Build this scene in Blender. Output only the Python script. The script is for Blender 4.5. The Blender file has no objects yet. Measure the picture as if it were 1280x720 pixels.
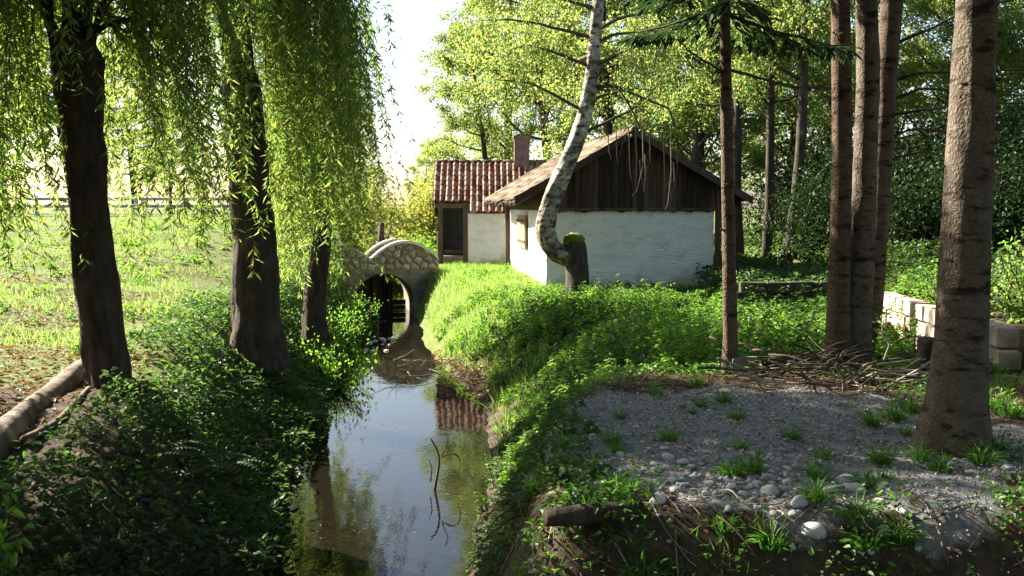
import bpy, math
import numpy as np
from mathutils import Vector, Matrix

# ---------------------------------------------------------------- camera, sky, sun, exposure
sc = bpy.context.scene
C = sc.collection
CAMZ = 3.35                      # eye height above the stream
F, HOR = 1229.0, 258.0           # focal length and horizon row, in photograph pixels (1280 x 720)
PITCH = math.atan((360 - HOR) / F)
cd = bpy.data.cameras.new('camera')
cam = bpy.data.objects.new('camera', cd)
C.objects.link(cam)
cam.location = (0, 0, CAMZ)
cam.rotation_euler = (math.pi / 2 - PITCH, 0, 0)
cd.sensor_width = 36.0
cd.lens = F / 1280 * 36
cd.clip_start = 0.05
cd.clip_end = 2000
sc.camera = cam

SUN_AZ, SUN_EL = math.radians(57), math.radians(33)    # to the side and a little beyond
world = bpy.data.worlds.new('World')
sc.world = world
world.use_nodes = True
wn = world.node_tree.nodes
sky = wn.new('ShaderNodeTexSky')
sky.sky_type = 'NISHITA'
sky.sun_disc = False
sky.sun_elevation = SUN_EL
sky.sun_rotation = -SUN_AZ
sky.dust_density = 1.6
sky.ozone_density = 0.5
sky.air_density = 1.0
world.node_tree.links.new(sky.outputs[0], wn['Background'].inputs[0])
wn['Background'].inputs[1].default_value = 0.05
sd = bpy.data.lights.new('sun', 'SUN')
sun = bpy.data.objects.new('sun', sd)
C.objects.link(sun)
SUN = Vector((-math.sin(SUN_AZ) * math.cos(SUN_EL), math.cos(SUN_AZ) * math.cos(SUN_EL), math.sin(SUN_EL)))
sun.rotation_euler = SUN.to_track_quat('Z', 'Y').to_euler()
sun.location = SUN * 60
sd.energy = 5.0
sd.angle = math.radians(0.5)
sd.color = (1.0, 0.92, 0.79)
sc.view_settings.view_transform = 'Standard'
sc.view_settings.look = 'None'
sc.view_settings.gamma = 1.0
sc.view_settings.exposure = 2.5
sc.cycles.max_bounces = 8
sc.cycles.transmission_bounces = 6
sc.cycles.diffuse_bounces = 4

# ---------------------------------------------------------------- helpers
def ray(px, py):
    x, y = px - 640, 360 - py
    c, s = math.cos(PITCH), math.sin(PITCH)
    return np.array([x, F * c + y * s, y * c - F * s])
def P(px, py, z):                # pixel -> point on the level plane z
    d = ray(px, py)
    t = (z - CAMZ) / d[2]
    return np.array([d[0] * t, d[1] * t, z])
def PD(px, py, dist):            # pixel -> point at a distance that the ground under the thing gives
    d = ray(px, py)
    t = dist / d[1]
    return np.array([d[0] * t, dist, CAMZ + d[2] * t])

def smooth(a, b, x):
    t = np.clip((np.asarray(x, float) - a) / (b - a), 0, 1)
    return t * t * (3 - 2 * t)
_tab = np.random.default_rng(5).random((256, 256))
def vnoise(x, y):
    x, y = np.asarray(x, float), np.asarray(y, float)
    xi, yi = np.floor(x).astype(int), np.floor(y).astype(int)
    fx, fy = x - xi, y - yi
    fx, fy = fx * fx * (3 - 2 * fx), fy * fy * (3 - 2 * fy)
    a, b = _tab[xi & 255, yi & 255], _tab[(xi + 1) & 255, yi & 255]
    c, d = _tab[xi & 255, (yi + 1) & 255], _tab[(xi + 1) & 255, (yi + 1) & 255]
    return (a * (1 - fx) + b * fx) * (1 - fy) + (c * (1 - fx) + d * fx) * fy
def fbm(x, y, o=4):
    s, a = 0, 0.5
    for i in range(o):
        s = s + a * vnoise(x * 2 ** i + 17 * i, y * 2 ** i + 31 * i)
        a *= 0.5
    return s
def unit(v):
    return v / (np.linalg.norm(v, axis=-1, keepdims=True) + 1e-9)

class MB:                        # collects geometry, builds ONE mesh
    def __init__(self): self.V, self.Q, self.n, self.T = [], [], 0, []
    def add(self, v, q=None, t=None):
        v = np.asarray(v, float)
        if q is not None and len(q): self.Q.append(np.asarray(q, int) + self.n)
        if t is not None and len(t): self.T.append(np.asarray(t, int) + self.n)
        self.V.append(v); self.n += len(v)
    def tube(self, path, rad, sides=8, rough=0.0, seed=0, cap=True, flare=None):
        p = np.asarray(path, float); n = len(p)
        r = np.broadcast_to(np.asarray(rad, float), (n,))
        tan = unit(np.gradient(p, axis=0))
        ref = np.array([1.0, 0, 0]) if abs(tan[0][0]) < 0.8 else np.array([0, 1.0, 0])
        us = []
        for i in range(n):
            ref = ref - tan[i] * ref.dot(tan[i]); ref /= np.linalg.norm(ref) + 1e-9
            us.append(ref)
        us = np.array(us); vs = np.cross(tan, us)
        a = np.linspace(0, 2 * math.pi, sides, endpoint=False)
        rr = np.repeat(r[:, None], sides, 1)
        if rough:
            ii, jj = np.meshgrid(np.arange(n), np.arange(sides), indexing='ij')
            ca, sa = np.cos(a)[None, :] * 2.2, np.sin(a)[None, :] * 2.2
            l = np.concatenate([[0], np.cumsum(np.linalg.norm(np.diff(p, axis=0), axis=1))])[:, None] * 3
            k = fbm(ca + l * 0.6 + seed * 3.1, sa + l * 0.35 + seed * 7.7, 4) - 0.47
            rr = rr * (1 + rough * 2 * k)
        if flare is not None: rr = rr * flare(np.arange(n)[:, None] / (n - 1), a[None, :])
        v = p[:, None, :] + rr[..., None] * (np.cos(a)[None, :, None] * us[:, None, :] + np.sin(a)[None, :, None] * vs[:, None, :])
        i, j = np.meshgrid(np.arange(n - 1), np.arange(sides), indexing='ij')
        q = np.stack([i * sides + j, i * sides + (j + 1) % sides, (i + 1) * sides + (j + 1) % sides, (i + 1) * sides + j], -1).reshape(-1, 4)
        v = v.reshape(-1, 3)
        t = []
        if cap:
            v = np.concatenate([v, p[:1], p[-1:]])
            k = n * sides
            t = [[k, (j + 1) % sides, j] for j in range(sides)] + [[k + 1, (n - 1) * sides + j, (n - 1) * sides + (j + 1) % sides] for j in range(sides)]
        self.add(v, q, t)
        return self
    def box(self, lo, hi, M=None):
        x0, y0, z0 = lo; x1, y1, z1 = hi
        v = np.array([[x0, y0, z0], [x1, y0, z0], [x1, y1, z0], [x0, y1, z0], [x0, y0, z1], [x1, y0, z1], [x1, y1, z1], [x0, y1, z1]], float)
        if M is not None: v = v @ M[:3, :3].T + M[:3, 3]
        self.add(v, [[0, 3, 2, 1], [4, 5, 6, 7], [0, 1, 5, 4], [1, 2, 6, 5], [2, 3, 7, 6], [3, 0, 4, 7]])
        return self
    def leaves(self, c, d, nrm, L, W, fold=0.12):
        c, d, nrm = np.asarray(c), unit(np.asarray(d)), np.asarray(nrm)
        n = len(c)
        s = unit(np.cross(d, nrm)); nn = np.cross(s, d)
        L, W = np.broadcast_to(L, (n,))[:, None], np.broadcast_to(W, (n,))[:, None]
        mid = c + d * L * 0.42 + nn * W * fold
        v = np.stack([c, mid + s * W / 2, c + d * L - nn * L * 0.1, mid - s * W / 2], 1).reshape(-1, 3)
        self.add(v, np.arange(4 * n).reshape(n, 4))
        return self
    def leaves6(self, c, d, nrm, L, W, fold=0.18):
        c, d, nrm = np.asarray(c), unit(np.asarray(d)), np.asarray(nrm)
        n = len(c)
        s = unit(np.cross(d, nrm)); nn = np.cross(s, d)
        L, W = np.broadcast_to(L, (n,))[:, None], np.broadcast_to(W, (n,))[:, None]
        a, b_ = c + d * L * .26 + nn * W * fold, c + d * L * .66 + nn * W * fold * .6
        v = np.stack([c, a + s * W * .47, b_ + s * W * .34, c + d * L - nn * L * .14, b_ - s * W * .34, a - s * W * .47], 1).reshape(-1, 3)
        k = np.arange(n)[:, None] * 6
        self.add(v, np.concatenate([k + [0, 1, 2, 3], k + [0, 3, 4, 5]]))
        return self
    def mesh(self, name, smooth_=False):
        v = np.concatenate(self.V) if self.V else np.zeros((0, 3))
        q = np.concatenate(self.Q) if self.Q else np.zeros((0, 4), int)
        t = np.concatenate(self.T) if self.T else np.zeros((0, 3), int)
        me = bpy.data.meshes.new(name)
        me.vertices.add(len(v)); me.vertices.foreach_set('co', v.astype(np.float32).ravel())
        nl = q.size + t.size
        me.loops.add(nl)
        me.loops.foreach_set('vertex_index', np.concatenate([q.ravel(), t.ravel()]).astype(np.int32))
        me.polygons.add(len(q) + len(t))
        ls = np.concatenate([np.arange(len(q)) * 4, q.size + np.arange(len(t)) * 3]).astype(np.int32)
        me.polygons.foreach_set('loop_start', ls)
        me.update(calc_edges=True)
        me.polygons.foreach_set('use_smooth', np.full(len(q) + len(t), smooth_))
        me.update()
        return me
    def build(self, name, mat, parent=None, smooth_=False):
        me = self.mesh(name, smooth_)
        me.materials.append(mat)
        return put(name, me, parent)
def put(name, me, parent=None, loc=None, rz=0, scale=None):
    o = bpy.data.objects.new(name, me)
    C.objects.link(o)
    if parent: o.parent = parent
    if loc is not None: o.location = loc
    if rz: o.rotation_euler = (0, 0, rz)
    if scale is not None: o.scale = (scale,) * 3 if np.isscalar(scale) else scale
    return o
def tag(o, label, cat=None, group=None, kind=None):
    o['label'] = label
    if cat: o['category'] = cat
    if group: o['group'] = group
    if kind: o['kind'] = kind
    return o
def thing(name, label, cat, loc=(0, 0, 0), rz=0, group=None):
    o = bpy.data.objects.new(name, None)
    o.empty_display_size = 0.2
    C.objects.link(o)
    o.location = loc; o.rotation_euler = (0, 0, rz)
    return tag(o, label, cat, group)
def rand_unit(rng, n):
    return unit(rng.normal(size=(n, 3)))

# ---------------------------------------------------------------- materials
def mat(name):
    m = bpy.data.materials.new(name)
    m.use_nodes = True
    nt = m.node_tree
    return m, nt, nt.nodes, nt.nodes['Principled BSDF']
def ramp(nd, stops):
    r = nd.new('ShaderNodeValToRGB')
    e = r.color_ramp.elements
    while len(e) < len(stops): e.new(0.5)
    for k, (p, c) in zip(e, stops): k.position = p; k.color = (*c, 1)
    return r
def tex_noise(nd, nt, scale, detail=6, rough=0.6, vec=None, stretch=None, coord='Object'):
    n = nd.new('ShaderNodeTexNoise')
    n.inputs['Scale'].default_value = scale
    n.inputs['Detail'].default_value = detail
    n.inputs['Roughness'].default_value = rough
    tc = nd.new('ShaderNodeTexCoord')
    mp = nd.new('ShaderNodeMapping')
    if stretch: mp.inputs['Scale'].default_value = stretch
    nt.links.new(tc.outputs[coord], mp.inputs[0])
    nt.links.new(mp.outputs[0], n.inputs['Vector'])
    return n
def rough_mat(name, stops, scale, rough=0.9, bump=0.4, bscale=None, stretch=None, dist=0.02, spec=0.2, island=0.0, coord='Object'):
    m, nt, nd, b = mat(name)
    n = tex_noise(nd, nt, scale, stretch=stretch, coord=coord)
    r = ramp(nd, stops)
    fac = n.outputs['Fac']
    if island:
        g = nd.new('ShaderNodeObjectInfo')
        a = nd.new('ShaderNodeMath'); a.operation = 'MULTIPLY_ADD'
        a.inputs[1].default_value = island; a.inputs[2].default_value = -island / 2
        nt.links.new(g.outputs['Random'], a.inputs[0])
        s = nd.new('ShaderNodeMath'); s.operation = 'ADD'
        nt.links.new(a.outputs[0], s.inputs[0]); nt.links.new(fac, s.inputs[1])
        fac = s.outputs[0]
    nt.links.new(fac, r.inputs[0])
    nt.links.new(r.outputs[0], b.inputs['Base Color'])
    b.inputs['Roughness'].default_value = rough
    b.inputs['Specular IOR Level'].default_value = spec
    n2 = tex_noise(nd, nt, bscale or scale * 3, 8, 0.65, stretch=stretch, coord=coord)
    bp = nd.new('ShaderNodeBump')
    bp.inputs['Strength'].default_value = bump; bp.inputs['Distance'].default_value = dist
    nt.links.new(n2.outputs['Fac'], bp.inputs['Height'])
    nt.links.new(bp.outputs[0], b.inputs['Normal'])
    return m
def leaf_mat(name, cols, trans, tw=0.5, gloss=0.03, rough=0.5):
    """leaves: reflected colour varies leaf by leaf, light also passes through"""
    m, nt, nd, b = mat(name)
    nd.remove(b)
    g = nd.new('ShaderNodeNewGeometry')
    k = len(cols)
    r = ramp(nd, [(i / (k - 1), c) for i, c in enumerate(cols)])
    nt.links.new(g.outputs['Random Per Island'], r.inputs[0])
    r2 = ramp(nd, [(i / (len(trans) - 1), c) for i, c in enumerate(trans)])
    nt.links.new(g.outputs['Random Per Island'], r2.inputs[0])
    d = nd.new('ShaderNodeBsdfDiffuse'); t = nd.new('ShaderNodeBsdfTranslucent'); gl = nd.new('ShaderNodeBsdfGlossy')
    gl.inputs['Roughness'].default_value = rough; gl.inputs[0].default_value = (.7, .75, .7, 1)
    nt.links.new(r.outputs[0], d.inputs[0]); nt.links.new(r2.outputs[0], t.inputs[0])
    m1 = nd.new('ShaderNodeMixShader'); m1.inputs[0].default_value = tw
    nt.links.new(d.outputs[0], m1.inputs[1]); nt.links.new(t.outputs[0], m1.inputs[2])
    m2 = nd.new('ShaderNodeMixShader'); m2.inputs[0].default_value = gloss
    nt.links.new(m1.outputs[0], m2.inputs[1]); nt.links.new(gl.outputs[0], m2.inputs[2])
    nt.links.new(m2.outputs[0], nd['Material Output'].inputs[0])
    return m

M = {}
M['willow'] = leaf_mat('willow_leaf', [(.035, .075, .012), (.06, .11, .02), (.09, .13, .025), (.14, .15, .03)], [(.16, .34, .05), (.26, .44, .07), (.38, .5, .08), (.5, .48, .1)], 0.5)
M['birch_leaf'] = leaf_mat('birch_leaf', [(.03, .07, .015), (.06, .11, .02), (.1, .14, .03), (.17, .15, .04)], [(.13, .27, .05), (.26, .42, .08), (.42, .5, .11), (.55, .5, .14)], 0.5)
M['alder'] = leaf_mat('alder_leaf', [(.03, .07, .012), (.06, .1, .018), (.1, .13, .02), (.17, .16, .03)], [(.09, .2, .04), (.2, .34, .06), (.34, .44, .09), (.5, .46, .12)], 0.48)
M['evergreen'] = leaf_mat('shade_dimmed_shrub_leaf', [(.008, .02, .007), (.014, .032, .01), (.022, .042, .012)], [(.02, .05, .01), (.035, .07, .01), (.05, .08, .015)], 0.2, 0.015)  # leaf colour darkened to carry the tree shade lying over the thicket
M['needle'] = leaf_mat('spruce_needle', [(.012, .028, .012), (.02, .045, .016)], [(.04, .09, .02), (.06, .12, .03)], 0.25)
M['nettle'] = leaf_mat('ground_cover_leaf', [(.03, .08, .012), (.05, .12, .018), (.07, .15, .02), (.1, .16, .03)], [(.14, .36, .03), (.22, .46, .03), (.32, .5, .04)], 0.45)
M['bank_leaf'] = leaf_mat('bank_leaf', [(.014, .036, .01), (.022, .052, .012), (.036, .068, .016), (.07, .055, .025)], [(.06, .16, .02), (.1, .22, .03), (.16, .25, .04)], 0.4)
M['grass'] = leaf_mat('meadow_grass', [(.05, .12, .02), (.08, .16, .03), (.13, .18, .05), (.24, .2, .09)], [(.22, .48, .06), (.32, .55, .08), (.48, .52, .14)], 0.45)
M['dark_grass'] = leaf_mat('terrace_grass', [(.03, .09, .012), (.045, .12, .016), (.07, .13, .02)], [(.12, .32, .03), (.2, .42, .04)], 0.4)
M['litter'] = leaf_mat('fallen_leaf', [(.1, .045, .02), (.17, .08, .03), (.22, .13, .05), (.09, .05, .03)], [(.25, .12, .04), (.3, .2, .06)], 0.25)
M['yellow_bush'] = leaf_mat('yellow_bush_leaf', [(.09, .14, .02), (.14, .17, .03), (.2, .17, .05)], [(.36, .48, .06), (.5, .52, .08), (.56, .46, .12)], 0.5)

M['willow_bark'] = rough_mat('willow_bark', [(.25, (.018, .013, .01)), (.5, (.05, .036, .026)), (.75, (.1, .075, .052))], 9, bump=1.0, bscale=14, stretch=(1, 1, .28), dist=0.05)
def scaly_bark(name, dark, mid, light, sc_=16):
    """spruce bark: small plates with dark cracks, darker bands where whorls of branches sat"""
    m, nt, nd, b = mat(name)
    L = nt.links
    v = nd.new('ShaderNodeTexVoronoi'); v.feature = 'DISTANCE_TO_EDGE'; v.inputs['Scale'].default_value = sc_
    n0 = tex_noise(nd, nt, 6, 4, .6)
    tc = nd.new('ShaderNodeTexCoord'); mp = nd.new('ShaderNodeMapping'); mp.inputs['Scale'].default_value = (1, 1, .7)
    ad = nd.new('ShaderNodeVectorMath'); ad.operation = 'MULTIPLY_ADD'; ad.inputs[1].default_value = (.12, .12, .12)
    L.new(n0.outputs['Color'], ad.inputs[0]); L.new(tc.outputs['Object'], ad.inputs[2]); L.new(ad.outputs[0], mp.inputs[0]); L.new(mp.outputs[0], v.inputs['Vector'])
    n1 = tex_noise(nd, nt, 7, 8, .7)
    c1 = ramp(nd, [(.3, mid), (.55, tuple(.5 * (a + b_) for a, b_ in zip(mid, light))), (.75, light)]); L.new(n1.outputs['Fac'], c1.inputs[0])
    n2 = tex_noise(nd, nt, 3.2, 4, .65, stretch=(1, 1, 3.5))
    c2 = ramp(nd, [(.38, (.25, .22, .2)), (.47, (1, 1, 1))]); L.new(n2.outputs['Fac'], c2.inputs[0])
    mu = nd.new('ShaderNodeMix'); mu.data_type = 'RGBA'; mu.blend_type = 'MULTIPLY'; mu.inputs[0].default_value = 1
    L.new(c1.outputs[0], mu.inputs[6]); L.new(c2.outputs[0], mu.inputs[7])
    cr = ramp(nd, [(.0, (0, 0, 0)), (.12, (1, 1, 1))]); cr.color_ramp.elements[0].color = (.55, .55, .55, 1); L.new(v.outputs['Distance'], cr.inputs[0])
    mx = nd.new('ShaderNodeMix'); mx.data_type = 'RGBA'; mx.inputs[6].default_value = (*dark, 1)
    L.new(cr.outputs[0], mx.inputs[0]); L.new(mu.outputs[2], mx.inputs[7]); L.new(mx.outputs[2], b.inputs['Base Color'])
    b.inputs['Roughness'].default_value = .95; b.inputs['Specular IOR Level'].default_value = .15
    sm_ = nd.new('ShaderNodeMath'); sm_.operation = 'MULTIPLY_ADD'; sm_.inputs[1].default_value = 1.2
    n3 = tex_noise(nd, nt, 30, 8, .7); L.new(v.outputs['Distance'], sm_.inputs[0]); L.new(n3.outputs['Fac'], sm_.inputs[2])
    bp = nd.new('ShaderNodeBump'); bp.inputs['Strength'].default_value = .9; bp.inputs['Distance'].default_value = .02
    L.new(sm_.outputs[0], bp.inputs['Height']); L.new(bp.outputs[0], b.inputs['Normal'])
    return m
M['spruce_bark'] = scaly_bark('spruce_bark', (.05, .036, .026), (.085, .066, .047), (.2, .165, .125), 34)
M['red_bark'] = scaly_bark('reddish_spruce_bark', (.04, .025, .017), (.08, .055, .038), (.165, .12, .085), 36)
M['dark_bark'] = rough_mat('dark_bark', [(.3, (.02, .016, .013)), (.7, (.075, .06, .045))], 8, bump=0.8, stretch=(1, 1, .35), dist=0.03)
M['twig'] = rough_mat('dry_twig', [(.3, (.1, .075, .055)), (.7, (.3, .25, .2))], 12, bump=0.3, dist=0.01, island=.5)
M['dark_twig'] = rough_mat('dark_twig', [(.3, (.03, .022, .016)), (.7, (.1, .075, .05))], 12, bump=0.3, dist=0.01, island=.4)
M['log'] = rough_mat('weathered_log', [(.3, (.05, .036, .025)), (.55, (.16, .12, .085)), (.8, (.3, .25, .19))], 5, bump=0.8, bscale=20, dist=0.02, stretch=(1, 1, .3))

def birch_bark():
    m, nt, nd, b = mat('birch_bark')
    n1 = tex_noise(nd, nt, 5, 6, .7, stretch=(1, 1, 2.0))
    n2 = tex_noise(nd, nt, 2.2, 4, .6)
    r1 = ramp(nd, [(.38, (.025, .02, .016)), (.45, (.2, .17, .13)), (.52, (.46, .41, .34)), (.75, (.7, .66, .58))])
    nt.links.new(n1.outputs['Fac'], r1.inputs[0])
    r2 = ramp(nd, [(.42, (.3, .27, .2)), (.6, (1, 1, 1))])
    nt.links.new(n2.outputs['Fac'], r2.inputs[0])
    mx = nd.new('ShaderNodeMix'); mx.data_type = 'RGBA'; mx.blend_type = 'MULTIPLY'; mx.inputs[0].default_value = .8
    nt.links.new(r1.outputs[0], mx.inputs[6]); nt.links.new(r2.outputs[0], mx.inputs[7])
    tc = nd.new('ShaderNodeTexCoord'); sp = nd.new('ShaderNodeSeparateXYZ'); nt.links.new(tc.outputs['Object'], sp.inputs[0])
    n3 = tex_noise(nd, nt, 4, 5, .7)
    zz = nd.new('ShaderNodeMath'); zz.operation = 'MULTIPLY_ADD'; zz.inputs[1].default_value = .16; nt.links.new(sp.outputs['Z'], zz.inputs[0]); nt.links.new(n3.outputs['Fac'], zz.inputs[2])
    r3 = ramp(nd, [(.52, (.34, .29, .23)), (.85, (.8, .76, .7)), (1, (1, 1, 1))]); nt.links.new(zz.outputs[0], r3.inputs[0])
    m5 = nd.new('ShaderNodeMix'); m5.data_type = 'RGBA'; m5.blend_type = 'MULTIPLY'; m5.inputs[0].default_value = 1
    nt.links.new(mx.outputs[2], m5.inputs[6]); nt.links.new(r3.outputs[0], m5.inputs[7])
    nt.links.new(m5.outputs[2], b.inputs['Base Color'])
    b.inputs['Roughness'].default_value = .75; b.inputs['Specular IOR Level'].default_value = .2
    bp = nd.new('ShaderNodeBump'); bp.inputs['Strength'].default_value = .6; bp.inputs['Distance'].default_value = .015
    nt.links.new(n1.outputs['Fac'], bp.inputs['Height']); nt.links.new(bp.outputs[0], b.inputs['Normal'])
    return m
M['birch_bark'] = birch_bark()
def whitewash():
    m = rough_mat('whitewash', [(.22, (.5, .46, .38)), (.34, (.7, .68, .62)), (.5, (.82, .81, .77)), (.8, (.86, .85, .82))], 2.2, rough=.95, bump=1.0, bscale=9, stretch=(1, 1, 2.6), dist=.09, spec=.1)
    nt = m.node_tree; nd = nt.nodes; b = nd['Principled BSDF']; L = nt.links
    src = b.inputs['Base Color'].links[0].from_socket
    tc = nd.new('ShaderNodeTexCoord'); sp = nd.new('ShaderNodeSeparateXYZ'); L.new(tc.outputs['Object'], sp.inputs[0])
    n = tex_noise(nd, nt, 3.5, 6, .7, stretch=(1, 1, .5)); n2 = tex_noise(nd, nt, 9, 6, .75, stretch=(1, 1, .18))
    # soil splash near the ground
    k = nd.new('ShaderNodeMath'); k.operation = 'MULTIPLY_ADD'; k.inputs[1].default_value = 1.1; L.new(n.outputs['Fac'], k.inputs[0])
    iz = nd.new('ShaderNodeMath'); iz.operation = 'MULTIPLY'; iz.inputs[1].default_value = -.95; L.new(sp.outputs['Z'], iz.inputs[0]); L.new(iz.outputs[0], k.inputs[2])
    r1 = ramp(nd, [(.3, (1, 1, 1)), (.62, (.62, .54, .42))]); L.new(k.outputs[0], r1.inputs[0])
    # rain streaks below the planks
    k2 = nd.new('ShaderNodeMath'); k2.operation = 'MULTIPLY_ADD'; k2.inputs[1].default_value = 1.0; L.new(n2.outputs['Fac'], k2.inputs[0])
    iz2 = nd.new('ShaderNodeMath'); iz2.operation = 'MULTIPLY_ADD'; iz2.inputs[1].default_value = .35; iz2.inputs[2].default_value = -.6; L.new(sp.outputs['Z'], iz2.inputs[0]); L.new(iz2.outputs[0], k2.inputs[2])
    r2 = ramp(nd, [(.56, (1, 1, 1)), (.78, (.66, .6, .5))]); L.new(k2.outputs[0], r2.inputs[0])
    # small chips where the limewash has come off
    n3 = tex_noise(nd, nt, 5, 8, .8, stretch=(1, 1, 1.4)); r3 = ramp(nd, [(.7, (1, 1, 1)), (.74, (.5, .43, .33))]); L.new(n3.outputs['Fac'], r3.inputs[0])
    for r_ in (r1, r2, r3):
        mx = nd.new('ShaderNodeMix'); mx.data_type = 'RGBA'; mx.blend_type = 'MULTIPLY'; mx.inputs[0].default_value = 1
        L.new(src, mx.inputs[6]); L.new(r_.outputs[0], mx.inputs[7]); src = mx.outputs[2]
    L.new(src, b.inputs['Base Color'])
    return m
M['whitewash'] = whitewash()
M['plank'] = rough_mat('dark_plank', [(.2, (.018, .012, .009)), (.5, (.05, .033, .023)), (.8, (.1, .07, .05))], 5, bump=.5, bscale=26, stretch=(3, 3, .25), dist=.01, island=.5)
M['beam'] = rough_mat('old_beam', [(.3, (.045, .028, .018)), (.7, (.13, .085, .055))], 6, bump=.5, bscale=26, stretch=(3, 3, .3), dist=.01)
M['shutter'] = rough_mat('pale_shutter_wood', [(.3, (.26, .17, .09)), (.7, (.45, .32, .19))], 6, bump=.4, bscale=26, stretch=(3, 3, .3), dist=.01, island=.4)
M['tile'] = rough_mat('clay_tile', [(.2, (.09, .04, .025)), (.45, (.24, .115, .07)), (.62, (.36, .19, .12)), (.85, (.46, .32, .22))], 7, rough=.85, bump=.35, bscale=30, dist=.01, island=.5)
M['old_tile'] = rough_mat('lichened_tile', [(.2, (.035, .025, .016)), (.45, (.1, .07, .045)), (.65, (.17, .125, .08)), (.85, (.27, .22, .155))], 6, rough=.95, bump=.5, bscale=24, dist=.015, island=.45)
M['stone'] = rough_mat('bridge_stone', [(.25, (.16, .13, .08)), (.5, (.3, .26, .17)), (.8, (.44, .39, .28))], 6, bump=.6, bscale=16, dist=.03, island=.45)
M['mortar'] = rough_mat('mortar', [(.3, (.13, .11, .075)), (.7, (.26, .23, .16))], 8, bump=.5, dist=.02)
M['concrete'] = rough_mat('stained_concrete', [(.25, (.05, .05, .03)), (.5, (.17, .16, .11)), (.8, (.34, .32, .25))], 2.2, bump=.4, bscale=16, dist=.02)
M['pale_concrete'] = rough_mat('pale_concrete', [(.3, (.45, .42, .36)), (.7, (.62, .6, .53))], 5, bump=.3, dist=.01)
M['block'] = rough_mat('block_stone', [(.25, (.22, .17, .13)), (.5, (.4, .33, .26)), (.8, (.52, .45, .37))], 5, bump=.5, bscale=18, dist=.015, island=.4)
M['mossy'] = rough_mat('mossy_stone', [(.3, (.02, .024, .012)), (.5, (.05, .055, .025)), (.75, (.11, .1, .075))], 4, bump=.7, bscale=14, dist=.03)
M['moss'] = rough_mat('moss', [(.3, (.05, .075, .01)), (.7, (.16, .19, .03))], 14, bump=.9, bscale=60, dist=.02)
M['pebble'] = rough_mat('limestone_pebble', [(.2, (.24, .235, .225)), (.5, (.4, .395, .38)), (.8, (.54, .53, .51))], 7, bump=.35, bscale=25, dist=.008, island=.6)
M['chimney'] = rough_mat('chimney_brick', [(.3, (.13, .075, .06)), (.6, (.22, .14, .12)), (.8, (.3, .21, .18))], 5, bump=.5, bscale=22, dist=.02)
M['metal'] = rough_mat('galvanised_rail', [(.3, (.28, .29, .3)), (.7, (.4, .41, .42))], 6, rough=.5, bump=.05, spec=.5)
M['interior'] = rough_mat('blue_grey_interior', [(.3, (.16, .17, .19)), (.7, (.26, .28, .31))], 4, bump=.2)  # mottled blue-grey for the walls inside the porch
M['asphalt'] = rough_mat('asphalt', [(.3, (.05, .05, .052)), (.7, (.075, .075, .078))], 30, bump=.3, bscale=120, dist=.005)

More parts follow.
